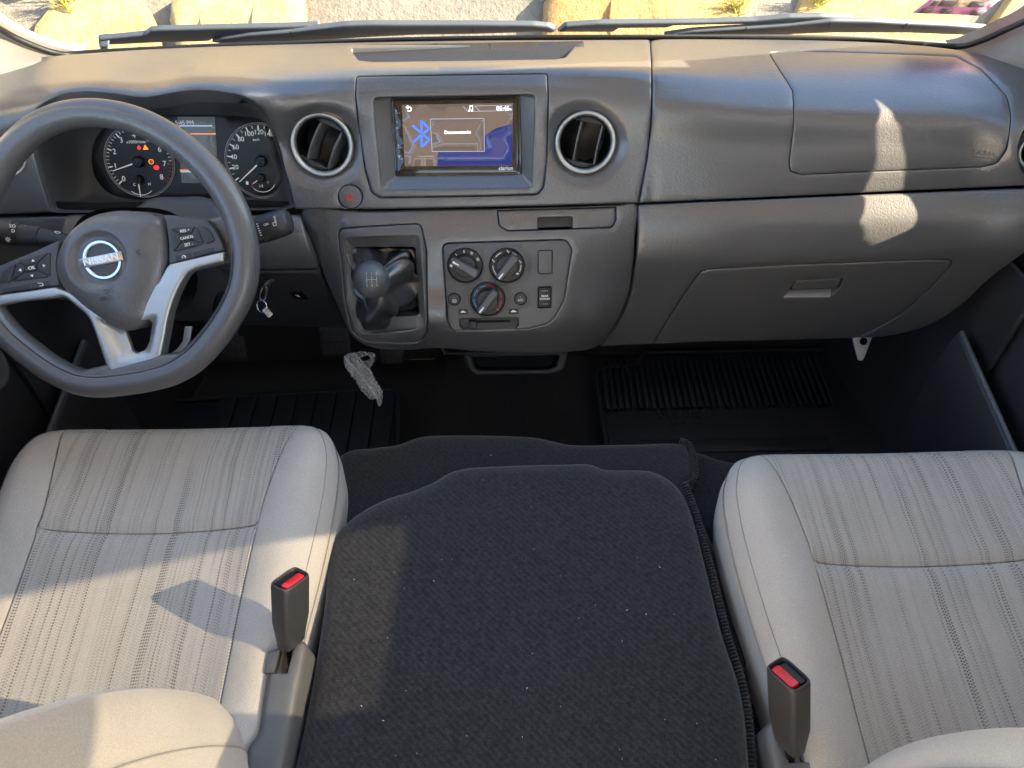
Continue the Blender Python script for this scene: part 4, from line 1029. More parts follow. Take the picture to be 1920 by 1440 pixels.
def knob_mark(o):
    """wrap a flat mark round the knob"""
    b = base_of(o); me = o.data
    for v in me.vertices:
        p = np.array(v.co) + b - KV.P; x, y = p @ KV.r, p @ KV.u; z = math.sqrt(max(1 - (x / (.97 * Rk)) ** 2 - (y / (1.06 * Rk)) ** 2, .01)) * Rk
        w_ = KV.w(x, y, z + (p @ KV.n)); v.co = Vector(w_ - b)
for i, s in enumerate('135'): knob_mark(text('shift_pattern', s, Plane(KV.w((i - 1) * .0068, .0088), KV.n, KV.r, True), .0058, M['grey_print'], kn, h=.0002))
for i, s in enumerate('24R'): knob_mark(text('shift_pattern', s, Plane(KV.w((i - 1) * .0068, -.0078), KV.n, KV.r, True), .0058, M['grey_print'], kn, h=.0002))
for i in range(3): knob_mark(prism('shift_pattern', KV, dens(rect(.0007, .010, 0, (i - 1) * .0068, .0005), .002), .0002, .0006, M['grey_print'], kn))
knob_mark(prism('shift_pattern', KV, dens(rect(.0143, .0007, 0, 0, .0005), .002), .0002, .0006, M['grey_print'], kn))

# ------------------------------------------------------------------ heater controls
hc = thing('heater_control_panel', 'grey heater panel with three rotary dials and push buttons right of the gear lever', 'heater controls', LOWC.pt(950, 617))
M['panel_grey'] = plastic('control_panel_grey', (.070, .072, .074), .45, .08, 1500, .5)
HP = LOWC.frame(945, 535, .0); HPp = Plane(HP.P, HP.n, HP.r)
DIALS = [(872.5, 497), (950.5, 497), (914.5, 560)]
def boss(px, py):
    d = np.zeros_like(px)
    for cx, cy in DIALS: q = np.hypot(px - cx, py - cy); d = np.maximum(d, .0045 * np.clip((47 - q) / 11, 0, 1) * np.clip((cy + 30 - py) / 30, .25, 1))
    for cx, cy in ((852, 560), (976, 559)): q = np.hypot(px - cx, py - cy); d = np.maximum(d, .002 * np.clip((18 - q) / 6, 0, 1))
    return d
SLOT = rounded([(861,597),(972,595),(973,610),(966,617),(868,619),(862,612)], 4)
holes = [circle(cx, cy, 35, 34.5) for cx, cy in DIALS] + [circle(852, 560, 12), circle(976, 559, 12), rounded([(1008.5,469),(1036,468.5),(1035,512.5),(1008.5,513)], 3), rounded([(1008.5,537.5),(1034.5,536.5),(1033.5,576.5),(1008.5,577.5)], 3), SLOT]
panel('fascia', HPp, shrink(CLIM, 1.3), M['panel_grey'], hc, holes=holes, sp=6, r=.0016, hr=.0008, skirt=.01, hskirt=.010, off=.0012, disp=boss)
panel('fascia_backing', HPp.moved(-.010), shrink(CLIM, 5), M['black'], hc, sp=20, r=0, skirt=.001)
k = mpx(HPp, 914, 530)
def dial(cx, cy, ang, par=hc):
    f = HPp.at(cx, cy, .001)
    d = lathe('dial', f, [(34 * k, -.008), (34 * k, .0042), (33 * k, .0052), (31.5 * k, .0046), (30.5 * k, .0022), (0, .0022)], M['black'], par, 56)
    lathe('dial_collar', f, [(35.2 * k, -.006), (35.2 * k, .0036), (34.6 * k, .0046), (33.8 * k, .0046), (33.8 * k, -.006)], M['trim_grey'], d, 56, True)
    lathe('knob', f, [(20 * k, .0022), (20 * k, .010), (18.5 * k, .0118), (0, .0122)], M['dash_dark'], d, 40)
    t = f.turned(math.radians(ang)); L, W = 26 * k, 8.2 * k
    g_ = prism('grip', t, rounded([(-L, -W * .9), (L, -W * .75), (L, W * .75), (-L, W * .9)], W * .7, 5), .008, .0235, M['trim_grey'], d, .0022, seg=3)
    prism('pointer', t, [(L - .012, -.0009), (L - .0015, -.0012), (L - .0015, .0012), (L - .012, .0009)], .0236, .0240, M['white_print'], d)
    return f, d
f1, d1 = dial(*DIALS[0], 149); f2, d2 = dial(*DIALS[1], 231); f3, d3 = dial(*DIALS[2], 231)
def onring(f, d, ang, s, size, mat='white_print', r_=25.5, rot=0):
    a = math.radians(ang); text('dial_mark', s, Plane(f.w(r_ * k * math.cos(a), r_ * k * math.sin(a)), f.n, f.r, True).turned(rot), size, M[mat], d, h=.0024)
for ang, n_ in ((128, 1), (93, 2), (61, 3), (25, 4)):
    for i in range(n_):
        a = math.radians(ang); c0 = np.array((math.cos(a), math.sin(a))) * 26 * k; tq = Plane(f1.w(*c0), f1.n, f1.r, True).turned(a - math.pi / 2)
        prism('dial_mark', tq, rect(.0007, .0042, 0, (i - (n_ - 1) / 2) * .0013, 0), .0024, .0028, M['white_print'], d1)
onring(f1, d1, 155, '0', .0062); 
for i in range(4):
    a = math.radians(180); c0 = np.array((math.cos(a), math.sin(a))) * 26 * k; tq = Plane(f1.w(*c0), f1.n, f1.r, True).turned(i * math.pi / 2 + .4); prism('fan_symbol', tq, circle(.0015, 0, .0014, .0009, 10), .0024, .0028, M['white_print'], d1)
for a0, a1 in ((112, 142), (180, 212), (-28, 2), (46, 66)): arc_strip('dial_mark', f2, 26 * k, .0010, a0, a1, .0026, M['white_print'], d2)
def man(f, d, ang):
    a = math.radians(ang); q = Plane(f.w(26 * k * math.cos(a), 26 * k * math.sin(a)), f.n, f.r, True)
    prism('airflow_symbol', q, circle(-.0014, .0017, .0008, .0008, 10), .0024, .0028, M['white_print'], d); prism('airflow_symbol', q.turned(-.5), rect(.0034, .0009, 0, 0, 0), .0024, .0028, M['white_print'], d); prism('airflow_symbol', q.turned(1.1), rect(.0028, .0008, 0, -.0008, -.0010), .0024, .0028, M['white_print'], d)
for ang in (84, 160, 14, 222): man(f2, d2, ang)
a = math.radians(-42); q = Plane(f2.w(26 * k * math.cos(a), 26 * k * math.sin(a)), f2.n, f2.r, True); arc_strip('demist_symbol', q, .0022, .0007, 20, 160, .0026, M['white_print'], d2); arc_strip('demist_symbol', q, .0010, .0010, 0, 180, .0026, M['white_print'], d2)
for a0, a1 in ((98, 124), (132, 168), (178, 216)): arc_strip('cold_mark', f3, 26 * k, .0013, a0, a1, .0026, M['blue_print'], d3)
for a0, a1 in ((60, 86), (4, 28), (-36, -6)): arc_strip('hot_mark', f3, 26 * k, .0013, a0, a1, .0026, M['red_print'], d3)
for ang, mt in ((230, 'blue_print'), (-48, 'red_print')):
    a = math.radians(ang); prism('end_mark', f3, circle(27.5 * k * math.cos(a), 27.5 * k * math.sin(a), .0016), .0024, .0028, M[mt], d3)
def pushb(cx, cy, s):
    f = HPp.at(cx, cy, .002); b = lathe('push_button', f, [(11 * k, -.006), (11 * k, .0022), (10.2 * k, .0032), (0, .0036)], M['dash_dark'], hc, 36)
    lathe('indicator_lens', Plane(f.w(0, .0028), f.n, f.r, True), [(.0008, .003), (.0008, .0042), (0, .0043)], M['grey_print'], b, 12)
    if s: text('button_lettering', s, Plane(f.w(0, -.0022), f.n, f.r, True), .0055, M['white_print'], b, h=.0036)
    else:
        for rr in (rect(.0058, .0005, 0, 0, -.0004), rect(.0058, .0005, 0, 0, -.0044), rect(.0005, .0042, 0, -.0028, -.0024), rect(.0005, .0042, 0, .0028, -.0024), rect(.0005, .0028, 0, -.001, -.0024), rect(.0005, .0028, 0, .001, -.0024)): prism('demister_symbol', f, rr, .0036, .0040, M['white_print'], b)
pushb(852, 560, None); pushb(976, 559, 'A/C')
f = HPp.at(1022, 491, .001); prism('blank_plug', f, rect(24.5 * k, 42 * k, .0018), -.008, .0024, M['trim_grey'], hc, .001)
f = HPp.at(1021.5, 557, .001); rcb = prism('rocker_switch', f, rect(23.5 * k, 38.5 * k, .0014), -.008, .0022, M['black'], hc, .001)
text('switch_lettering', 'REAR', Plane(f.w(0, .0022), f.n, f.r, True), .0046, M['white_print'], rcb, h=.0022, bold=.0001); text('switch_lettering', 'COOLER', Plane(f.w(0, -.0024), f.n, f.r, True), .0040, M['white_print'], rcb, h=.0022, bold=.0001)
for y in (.0105, -.0105): prism('switch_line', f, rect(.0105, .0007, 0, 0, y), .0021, .0026, M['grey_print'], rcb)
for cx, cy in ((868.5, 584.5), (963, 583.5)):
    f = HPp.at(cx, cy, .0012); pq = prism('symbol_plate', f, rect(18 * k, 10.5 * k, .0008), -.001, .0008, M['black'], hc, .0003)
    prism('car_symbol', f, rounded([(-.0042, -.0012), (.0042, -.0012), (.0042, .0002), (.0018, .0006), (.0008, .002), (-.0014, .002), (-.0026, .0005), (-.0042, .0002)], .0004), .0008, .0011, M['white_print'], pq)
f = HPp.at(917, 607, -.008); prism('slider_floor', f, rect(112 * k, 22 * k), -.0005, .0006, M['dash_dark'], hc); prism('slider_slit', f, rect(72 * k, 5 * k, 0, .004, .004), .0004, .0010, M['deep'], hc)
f = HPp.at(886.5, 607, -.006); prism('slider_knob', f, rect(14.5 * k, 15 * k, .001), 0, .0095, M['dash_dark'], hc, .0015)
# small switch under the driver's panel
f = LOWD.frame(559, 552, .001); kq = mpx(Plane(f.P, f.n, f.r), 559, 552); f = f.turned(-.08)
ts = thing('traction_switch', 'small black square traction control switch below the steering column', 'switch', f.P)
prism('button', f, rounded([(-15 * kq, 15 * kq), (8 * kq, 16 * kq), (17 * kq, -14 * kq), (-8 * kq, -13 * kq)], .001), -.006, .002, M['gloss_black'], ts, .0008)
for dx, dy, wd in ((-.0015, .0028, .0045), (0, .0008, .003), (.001, -.0015, .005)): prism('skid_symbol', f, rect(wd, .0011, 0, dx, dy), .0020, .0024, M['white_print'], ts)
# ------------------------------------------------------------------ cab floor, bulkhead
def carpet_mat(name, col, scale=900., fleck=.0):
    m, nt, b = mat_new(name); L = nt.links; P = coords(nt)
    v = nt.nodes.new('ShaderNodeTexVoronoi'); v.inputs['Scale'].default_value = scale; L.new(P, v.inputs['Vector'])
    n1 = nt.nodes.new('ShaderNodeTexNoise'); n1.inputs['Scale'].default_value = scale * .55; n1.inputs['Detail'].default_value = 3; L.new(P, n1.inputs['Vector'])
    n2 = nt.nodes.new('ShaderNodeTexNoise'); n2.inputs['Scale'].default_value = 160; n2.inputs['Detail'].default_value = 3; L.new(P, n2.inputs['Vector'])
    a = nt.nodes.new('ShaderNodeMath'); a.operation = 'MULTIPLY'; L.new(n1.outputs[0], a.inputs[0]); L.new(n2.outputs[0], a.inputs[1])
    mr = nt.nodes.new('ShaderNodeMapRange'); mr.inputs[1].default_value = .12; mr.inputs[2].default_value = .42; mr.inputs[3].default_value = .55; mr.inputs[4].default_value = 1.55
    wv = nt.nodes.new('ShaderNodeTexWave'); wv.wave_type = 'BANDS'; wv.bands_direction = 'DIAGONAL'; wv.inputs['Scale'].default_value = 62; wv.inputs['Distortion'].default_value = 2.5; wv.inputs['Detail'].default_value = 2; wv.inputs['Detail Scale'].default_value = 6; L.new(P, wv.inputs['Vector'])
    wm = nt.nodes.new('ShaderNodeMath'); wm.operation = 'MULTIPLY_ADD'; L.new(wv.outputs['Fac'], wm.inputs[0]); wm.inputs[1].default_value = .10; L.new(a.outputs[0], wm.inputs[2])
    ws_ = nt.nodes.new('ShaderNodeMath'); ws_.operation = 'SUBTRACT'; L.new(wm.outputs[0], ws_.inputs[0]); ws_.inputs[1].default_value = .05; L.new(ws_.outputs[0], mr.inputs[0])
    mx = nt.nodes.new('ShaderNodeVectorMath'); mx.operation = 'SCALE'; mx.inputs[0].default_value = col; L.new(mr.outputs[0], mx.inputs['Scale']); L.new(mx.outputs[0], b.inputs['Base Color'])
    b.inputs['Roughness'].default_value = .95; b.inputs['Specular IOR Level'].default_value = .15
    b.inputs['Sheen Weight'].default_value = .25; b.inputs['Sheen Roughness'].default_value = .5
    ad = nt.nodes.new('ShaderNodeMath'); ad.operation = 'ADD'; L.new(v.outputs['Distance'], ad.inputs[0]); L.new(n1.outputs[0], ad.inputs[1])
    bp = nt.nodes.new('ShaderNodeBump'); bp.inputs['Strength'].default_value = .6; bp.inputs['Distance'].default_value = .0008; L.new(ad.outputs[0], bp.inputs['Height']); L.new(bp.outputs[0], b.inputs['Normal'])
    return m
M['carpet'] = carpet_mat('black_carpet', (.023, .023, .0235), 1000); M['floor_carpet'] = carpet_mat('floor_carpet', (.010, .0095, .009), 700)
M['hem'] = carpet_mat('hem_thread', (.016, .016, .018), 1400)
X_, Y_ = np.meshgrid(np.linspace(-.83, .83, 40), np.linspace(-3.0, 1.30, 90), indexing='ij')
Zf = .010 * np.sin(X_ * 9) * np.sin(Y_ * 7) + np.where(np.abs(X_) < .16, .05 * np.cos(X_ / .16 * math.pi / 2) ** .5, 0)
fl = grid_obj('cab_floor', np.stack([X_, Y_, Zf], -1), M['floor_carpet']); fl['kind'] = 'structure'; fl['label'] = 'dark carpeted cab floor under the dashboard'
Xw, Zw = np.meshgrid(np.linspace(-.83, .83, 20), np.linspace(-.02, .70, 20), indexing='ij')
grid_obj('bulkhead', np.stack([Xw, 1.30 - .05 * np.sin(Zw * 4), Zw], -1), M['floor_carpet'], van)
# the underside of the dash, so that nothing shows through its joints
Xu, tu = np.meshgrid(np.linspace(-.83, .83, 12), np.linspace(0, 1, 8), indexing='ij')
grid_obj('dash_carrier', np.stack([Xu, 1.07 + .10 * tu, .52 + .20 * tu], -1), M['deep'], dash)

# ------------------------------------------------------------------ engine cover between the seats
ec = thing('engine_cover', 'black carpeted engine cover between the two seats', 'engine cover', (0, .3, .05))
LOWZ, TOPZ = .300, .360
def bumps(a, s): return a * (np.sin(s[0] * .021 + s[1] * .013) + np.sin(s[0] * .011 - s[1] * .027 + 1))
ZP = Plane((0, 0, LOWZ), (0, 0, 1)); ZT = Plane((0, 0, TOPZ), (0, 0, 1))
apron_o = curve2([(420,1250),(560,1000),(640,846),(700,834),(745,829),(775,818),(800,813),(920,811),(1000,815),(1035,822),(1066,829),(1180,827),(1275,826),(1292,832),(1300,850),(1304,890),(1297,904),(1285,908),(1330,1000),(1400,1250)], 14)
panel('apron', ZP, apron_o, M['carpet'], ec, sp=16, r=.012, upm=1180, skirt=.16, disp=lambda x, y: bumps(.0010, (x, y)))
top_o = curve2([(500,1560),(545,1440),(600,1150),(618,1010),(650,968),(715,928),(775,908),(815,890),(842,874),(868,867),(905,864),(1050,862),(1112,862),(1130,870),(1220,872),(1250,884),(1275,905),(1297,945),(1330,1060),(1362,1190),(1390,1275),(1402,1330),(1412,1440),(1425,1560)], 14)
panel('cover_top', ZT, top_o, M['carpet'], ec, sp=16, r=.022, upm=1330, skirt=.08, disp=lambda x, y: bumps(.0006, (x, y)) + .003 * np.exp(-((x - 1080) / 120) ** 2 - ((y - 880) / 40) ** 2))
def hem(pts, z, rad=.0055):
    c = curve2(pts, 7, False); P = at_z(c[:, 0], c[:, 1], z); n = len(P)
    s = np.cumsum(np.r_[0, np.linalg.norm(np.diff(P, axis=0), axis=1)])
    return tube('stitched_hem', P, rad * (1 + .16 * np.sin(s * 2 * math.pi / .0042)), M['hem'], ec, 10)
def hemf(pts, z, rad):      # fine sampling so that the overlock stitches read
    c = curve2(pts, 1.4, False); P = at_z(c[:, 0], c[:, 1], z); s = np.cumsum(np.r_[0, np.linalg.norm(np.diff(P, axis=0), axis=1)])
    return tube('stitched_hem', P, rad * (1 + .2 * np.sin(s * 2 * math.pi / .0048)), M['hem'], ec, 8)
hemf([(1275,826),(1290,831),(1299,850),(1303,890),(1297,903),(1284,909)], LOWZ + .001, .0045)
hemf([(1284,909),(1300,950),(1332,1064),(1364,1192),(1390,1276),(1401,1330),(1411,1440),(1420,1500)], TOPZ - .022, .0052)
rng = random.Random(8)
lint = []
for i in range(42):
    px, py = rng.uniform(600, 1400), rng.uniform(835, 1435)
    on = inside(np.array([(px, py)]), shrink(top_o, 25))[0]
    if not on and not inside(np.array([(px, py)]), shrink(apron_o, 15))[0]: continue
    c = at_z(np.array(px), np.array(py), (TOPZ if on else LOWZ) + .0035); a = rng.uniform(0, 6.3); L = rng.choice((.0003, .0004, .0005, .0012)); d = np.array((math.cos(a), math.sin(a), 0)) * L
    e = np.array((-d[1], d[0], 0)) / L * .0003; u = np.array((0, 0, .0003)); i0 = len(lint) * 0
    lint.append(np.array([c - d - e, c + d - e, c + d + e, c - d + e, c - d * .7 + u, c + d * .7 + u]))
LV = np.concatenate(lint); LF = []
for i in range(len(lint)): b0 = i * 6; LF += [(b0, b0+1, b0+5, b0+4), (b0+1, b0+2, b0+5), (b0+2, b0+3, b0+4, b0+5), (b0+3, b0, b0+4)]
lo = mesh_obj('lint', LV, LF, M['white_print'], ec, False); lo['kind'] = 'stuff'
lc2 = thing('side_carpet', 'black carpet strip beside the passenger seat base', 'carpet', (.33, .7, .2))
panel('carpet_sheet', Plane((0, 0, .262), (0, 0, 1)), curve2([(1270,850),(1310,846),(1345,858),(1400,868),(1480,872),(1500,1000),(1520,1440),(1400,1440),(1300,960)], 14), M['carpet'], lc2, sp=18, r=.008, skirt=.12)

# ------------------------------------------------------------------ rubber floor mats
def mat_thing(name, lab, z, outline, lip): 
    e = thing(name, lab, 'floor mat', at_z(*np.array(outline, float).mean(0), z)); pz = Plane((0, 0, z), (0, 0, 1))
    panel('sheet', pz, rounded(outline, 18, 5), M['rubber'], e, sp=25, r=.003, upm=850, skirt=.012)
    c = rounded(outline, 18, 5); P = at_z(c[:, 0], c[:, 1], z + .004)
    V, F = tube_vf(P, .006, 8, True, up=(0, 0, 1)); mesh_obj('raised_edge', V, F, M['rubber'], e, 'fix'); return e, pz
mp, pz = mat_thing('rubber_mat', 'black ribbed rubber mat in the passenger footwell', .045, [(1114,694),(1186,686),(1200,680),(1206,662),(1600,655),(1660,760),(1700,900),(1148,900)], 0)
zt = .050
for i in range(3, 38):
    t = i / 37; x0 = .158 + .0142 * i; yt, yb = 1.235, 1.085 if i > 1 else 1.10
    pA = np.array((x0, yb)); lp = Plane((x0 + .004, (yt + yb) / 2, zt), (0, 0, 1), (1, 0, 0), True)
    prism('rib', lp, rect(.0088, yt - yb - (.06 if i < 3 else 0), .001, 0, -(.03 if i < 3 else 0)), -.004, .0045, M['rubber'], mp, .0012)
tp = Plane((0, 0, zt - .003), (0, 0, 1))
text('mat_lettering', 'NV350', tp.at(1283, 776, 0), .032, M['dash_dark'], mp, ext=.0008, squash=1.25); text('mat_lettering', 'URVAN', tp.at(1289, 792, 0), .0165, M['dash_dark'], mp, ext=.0008, squash=1.25)
for y in (.985, .93, .885): prism('bar', Plane((.42, y, zt - .004), (0, 0, 1), (1, 0, 0), True), rect(.46, .034, .004), 0, .003, M['rubber'], mp, .001)
md, pz = mat_thing('rubber_mat', 'black rubber mat with wide bars in the driver footwell', .045, [(150,760),(745,730),(745,900),(690,905),(150,905)], 0)
for i in range(9):
    A = at_z(np.array(760 - 38. * i), np.array(800.), zt); prism('bar', Plane((A[0] - .05, 1.03, zt), (0, 0, 1), (1, 0, 0), True), rect(.040, .24, .003), -.004, .004, M['rubber'], md, .0015)

# ------------------------------------------------------------------ pedals
def pedal(px, py, w_, h_, Y, lab, tilt=.45):
    P = at_y(px, py, Y); pl = Plane(P, (0, -math.cos(tilt), math.sin(tilt)), (1, 0, 0), True); e = thing('pedal', lab, 'pedal', P)
    prism('pad', pl, rect(w_, h_, .006), -.004, .004, M['rubber'], e, .002)
    n = max(4, int(w_ / .0055))
    for i in range(n):
        for s in (-1, 1): prism('rib', pl, rect(w_ / n * .45, h_ * .36, .0004, (i - (n - 1) / 2) * w_ / n * .9, s * h_ * .22), .003, .0065, M['dash_dark'], e, .0006)
    tube('arm', np.array([pl.w(0, .0, -.004), pl.w(0, h_ * .3, -.03), pl.w(-.005, .16, -.04), pl.w(-.005, .26, .0)]), .006, M['black'], e, 10)
pedal(629, 640, .056, .060, 1.08, 'ribbed black brake pedal left of the gear lever housing'); pedal(735, 664, .046, .040, 1.08, 'ribbed black accelerator pedal behind the hanging plastic bag'); pedal(437, 655, .050, .052, 1.08, 'ribbed black clutch pedal seen past the steering wheel rim')
# bare metal brackets
def bracket(px, Y, pts, lab):
    pl = Plane(at_y(*np.array(pts, float).mean(0), Y), (0, -.8, .6)); e = thing('metal_bracket', lab, 'bracket', pl.P)
    panel('plate', pl, rounded(pts, 2, 3), M['seat_steel'], e, sp=8, r=.001, skirt=.004); return e, pl
M['seat_steel'] = plastic('zinc_steel', (.55, .56, .58), .45, .1, 300, .5, .6)
e, pl = bracket(1615, 1.0, [(1598,628),(1638,626),(1622,668),(1618,676),(1610,676),(1604,654)], 'bare metal bracket hanging under the end of the glovebox')
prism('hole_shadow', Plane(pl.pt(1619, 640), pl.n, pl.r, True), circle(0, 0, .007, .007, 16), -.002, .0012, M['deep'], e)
e, pl = bracket(345, 1.06, [(346,612),(360,612),(355,640),(346,656),(334,664),(320,662),(332,654),(342,640)], 'pale metal bracket seen below the steering column')

# ------------------------------------------------------------------ doors with map pockets
M['door'] = plastic('door_trim', (.026, .026, .028), .5, .35, 600, .45)
def door(sgn, lab, py_strip, name='front_door'):
    e = thing(name, lab, 'door', (sgn * .81, .45, .05))
    S = Func(lambda u, v: np.stack([sgn * (.815 - .03 * np.sin(np.clip(v / .8, 0, 1) * 3.1) + 0 * u), u, v], -1))
    panel('trim', S, rounded([(-.35, .02), (1.0, .02), (1.0, .56), (.86, .60), (.85, .80), (-.35, .80)], .03), M['door'], e, sp=.04, r=.01, upm=1, skirt=-.02 if sgn < 0 else -.02)
    # pocket wall: a low curved panel standing off the door, its top edge a pale strip
    A, B = py_strip; ys = np.linspace(A[1], B[1], 24); zs = np.interp(ys, sorted([A[1], B[1]]), [A[2], B[2]] if A[1] < B[1] else [B[2], A[2]])
    xs = np.interp(ys, sorted([A[1], B[1]]), [abs(A[0]), abs(B[0])] if A[1] < B[1] else [abs(B[0]), abs(A[0])])
    rows = []
    for dx, dz in ((.004, -.30), (-.012, -.26), (-.012, -.05), (-.005, -.004), (-.003, 0), (.006, 0), (.008, -.004), (.010, -.05), (.012, -.25)):
        rows.append(np.stack([sgn * (xs + dx), ys, zs + dz], -1))
    grid_obj('pocket_wall', np.array(rows), M['door'], e)
    P = np.stack([sgn * (xs + .002), ys, zs + .0015], -1)
    tube('pocket_edge', P, .0045, M['trim_grey'], e, 8, up=(0, 0, 1))
    # rim of the pocket opening on the door
    return e
ri_a = at_x(1800, 624, .745); ri_b = at_x(1925, 905, .745)
dr = door(1, 'dark passenger door trim with map pocket right of the seat', (ri_b, ri_a))
le_a = at_x(160, 640, -.745); le_b = at_x(88, 830, -.745)
dl = door(-1, 'dark driver door trim with map pocket left of the steering wheel', (le_b, le_a))
c = curve2([(1800,622),(1815,617),(1850,622),(1885,645),(1902,668),(1907,690)], 6, False); tube('pocket_rim', at_x(c[:, 0], c[:, 1], .79), .0022, M['trim_grey'], dr, 8)
c = curve2([(163,642),(150,640),(125,645),(95,655),(70,668)], 6, False); tube('pocket_rim', at_x(c[:, 0], c[:, 1], -.79), .0022, M['trim_grey'], dl, 8)
spk = Plane((-.772, .62, .42), (1, 0, .15), (0, 1, 0), True)
pp = at_x(-22, 690, -.775); lathe('speaker_ring', Plane(pp, (1, 0, .2), (0, 1, 0), True), [(.030, -.01), (.030, .003), (.033, .004), (.036, .003), (.036, -.01)], M['trim_grey'], dl, 40, True)
kick = np.array([(1640,640),(1800,590),(1900,500),(1990,440)])
for sgn in (1, -1):       # kick panels below the dash ends
    S = Func(lambda u, v: np.stack([sgn * (.775 - .06 * np.clip((u - .9) / .35, 0, 1)), u, v], -1))
    panel('kick_panel', S, rounded([(.86, .0), (1.28, .0), (1.28, .55), (.86, .55)], .03), M['dash_dark'], van, sp=.05, r=.008, upm=1, skirt=-.01)

# ------------------------------------------------------------------ windscreen, pillars
gb0 = at_y(850, 76, 1.235); gdir = np.array((0, WTOP[0] - gb0[1], WTOP[1] - gb0[2])); gn = np.cross((1, 0, 0), gdir); gn /= np.linalg.norm(gn)
if gn[1] > 0: gn = -gn
GL = Plane(gb0, gn)                                   # inner face of the glass (normal towards the cab)
ws = thing('windscreen', 'clear windscreen with black edge band above the dashboard', 'windscreen', gb0)
m, nt_, b_ = mat_new('windscreen_glass'); N = nt_.nodes; N.remove(b_)
tr_ = N.new('ShaderNodeBsdfTransparent'); tr_.inputs[0].default_value = (.80, .85, .84, 1); gl_ = N.new('ShaderNodeBsdfGlossy'); gl_.inputs['Roughness'].default_value = .01
fz = N.new('ShaderNodeFresnel'); fz.inputs[0].default_value = 1.35; mxs = N.new('ShaderNodeMixShader'); nt_.links.new(fz.outputs[0], mxs.inputs[0]); nt_.links.new(tr_.outputs[0], mxs.inputs[1]); nt_.links.new(gl_.outputs[0], mxs.inputs[2]); nt_.links.new(mxs.outputs[0], N['Material Output'].inputs[0]); M['glass'] = m
xs = np.linspace(-1, 1, 25); ts = np.linspace(-.02, 1, 16); G = []
for t in ts:
    w_ = .80 - .12 * t; G.append(np.stack([xs * w_, gb0[1] + gdir[1] * t - .03 * xs ** 2 * (1 - t * .4), gb0[2] + gdir[2] * t + .0 * xs], -1))
grid_obj('glass', np.array(G), M['glass'], ws)
up_l = [(-14,40),(20,60),(60,79),(100,94),(130,98),(190,92),(300,86),(430,80),(560,76),(700,71),(850,67.5),(1050,65),(1270,64.5),(1500,65),(1640,69),(1760,77),(1805,80),(1840,70),(1880,53),(1935,26)]
lo_l = [(-14,52),(20,72),(60,90),(100,103),(130,107),(190,104),(300,98),(430,92),(560,88),(700,83),(850,79.5),(1050,77),(1270,76.5),(1500,77),(1640,82),(1760,90),(1812,91),(1846,80),(1885,62),(1935,38)]
panel('edge_band', GL, np.concatenate([curve2(up_l, 12, False), curve2(lo_l, 12, False)[::-1]]), M['black'], ws, sp=10, r=0, skirt=.004, off=.004)
# beige pillar trims: a rounded strip between the glass edge and the side window
def pillar(A, B, lab):
    A3 = at_y(*np.array([a[:2] for a in A], float).T, np.array([a[2] for a in A])); B3 = at_y(*np.array([a[:2] for a in B], float).T, np.array([a[2] for a in B]))
    lim = np.where(np.abs(B3[:, 0]) > .79, .79 / np.abs(B3[:, 0]), 1.0); B3[:, 0] *= lim; A3[:, 0] = np.clip(A3[:, 0], -.78, .78)
    rows = []
    for t in (-.001, 0, .15, .35, .6, .85, 1.0, 1.1):
        P = A3 + (B3 - A3) * t; bul = math.sin(math.pi * min(max(t, 0), 1)) * .02
        rows.append(P + np.array((0, -bul - (.03 if False else 0), bul * .4)) + (np.array((0, .04, 0)) if t == -.001 else 0))
    G = np.array(rows); k = 4      # smooth along the length
    L = np.linspace(0, G.shape[1] - 1, G.shape[1] * k); G2 = np.stack([np.stack([interp_cubic(np.arange(G.shape[1]), G[i, :, c], L) for c in range(3)], -1) for i in range(G.shape[0])])
    return grid_obj('pillar_trim', G2, M['pillar'], van, label=lab)
pillar([(150,104,1.20),(100,101,1.18),(60,89,1.165),(20,71,1.15),(-14,51,1.135),(-120,-40,1.08),(-400,-300,.93)], [(140,112,1.16),(90,120,1.12),(50,135,1.09),(0,158,1.06),(-50,180,1.04),(-200,140,1.05),(-560,-80,.97)], 'beige windscreen pillar trim at the left edge')
pillar([(1790,96,1.20),(1815,91,1.185),(1846,79,1.17),(1885,61,1.15),(1935,37,1.13),(2040,-50,1.08),(2300,-300,.95)], [(1800,108,1.16),(1850,112,1.13),(1900,125,1.10),(1950,140,1.07),(2000,150,1.05),(2150,110,1.07),(2450,-80,.99)], 'beige windscreen pillar trim at the right edge')

for pts in ([(-60,14,1.095),(-14,46,1.12),(20,66,1.14),(60,84.5,1.155),(100,98.5,1.17),(130,102.5,1.185),(190,98,1.20),(260,95,1.205)], [(1730,86,1.20),(1790,87,1.19),(1808,86,1.18),(1843,75,1.16),(1883,57,1.14),(1935,32,1.12),(1990,-5,1.10)]):
    q = np.array(pts, float); P = at_y(q[:, 0], q[:, 1], q[:, 2]); Lk = np.linspace(0, len(P) - 1, 60)
    P = np.stack([interp_cubic(np.arange(len(P)), P[:, c_], Lk) for c_ in range(3)], -1)
    tube('edge_seal', P, .0048, M['black'], ws, 10)
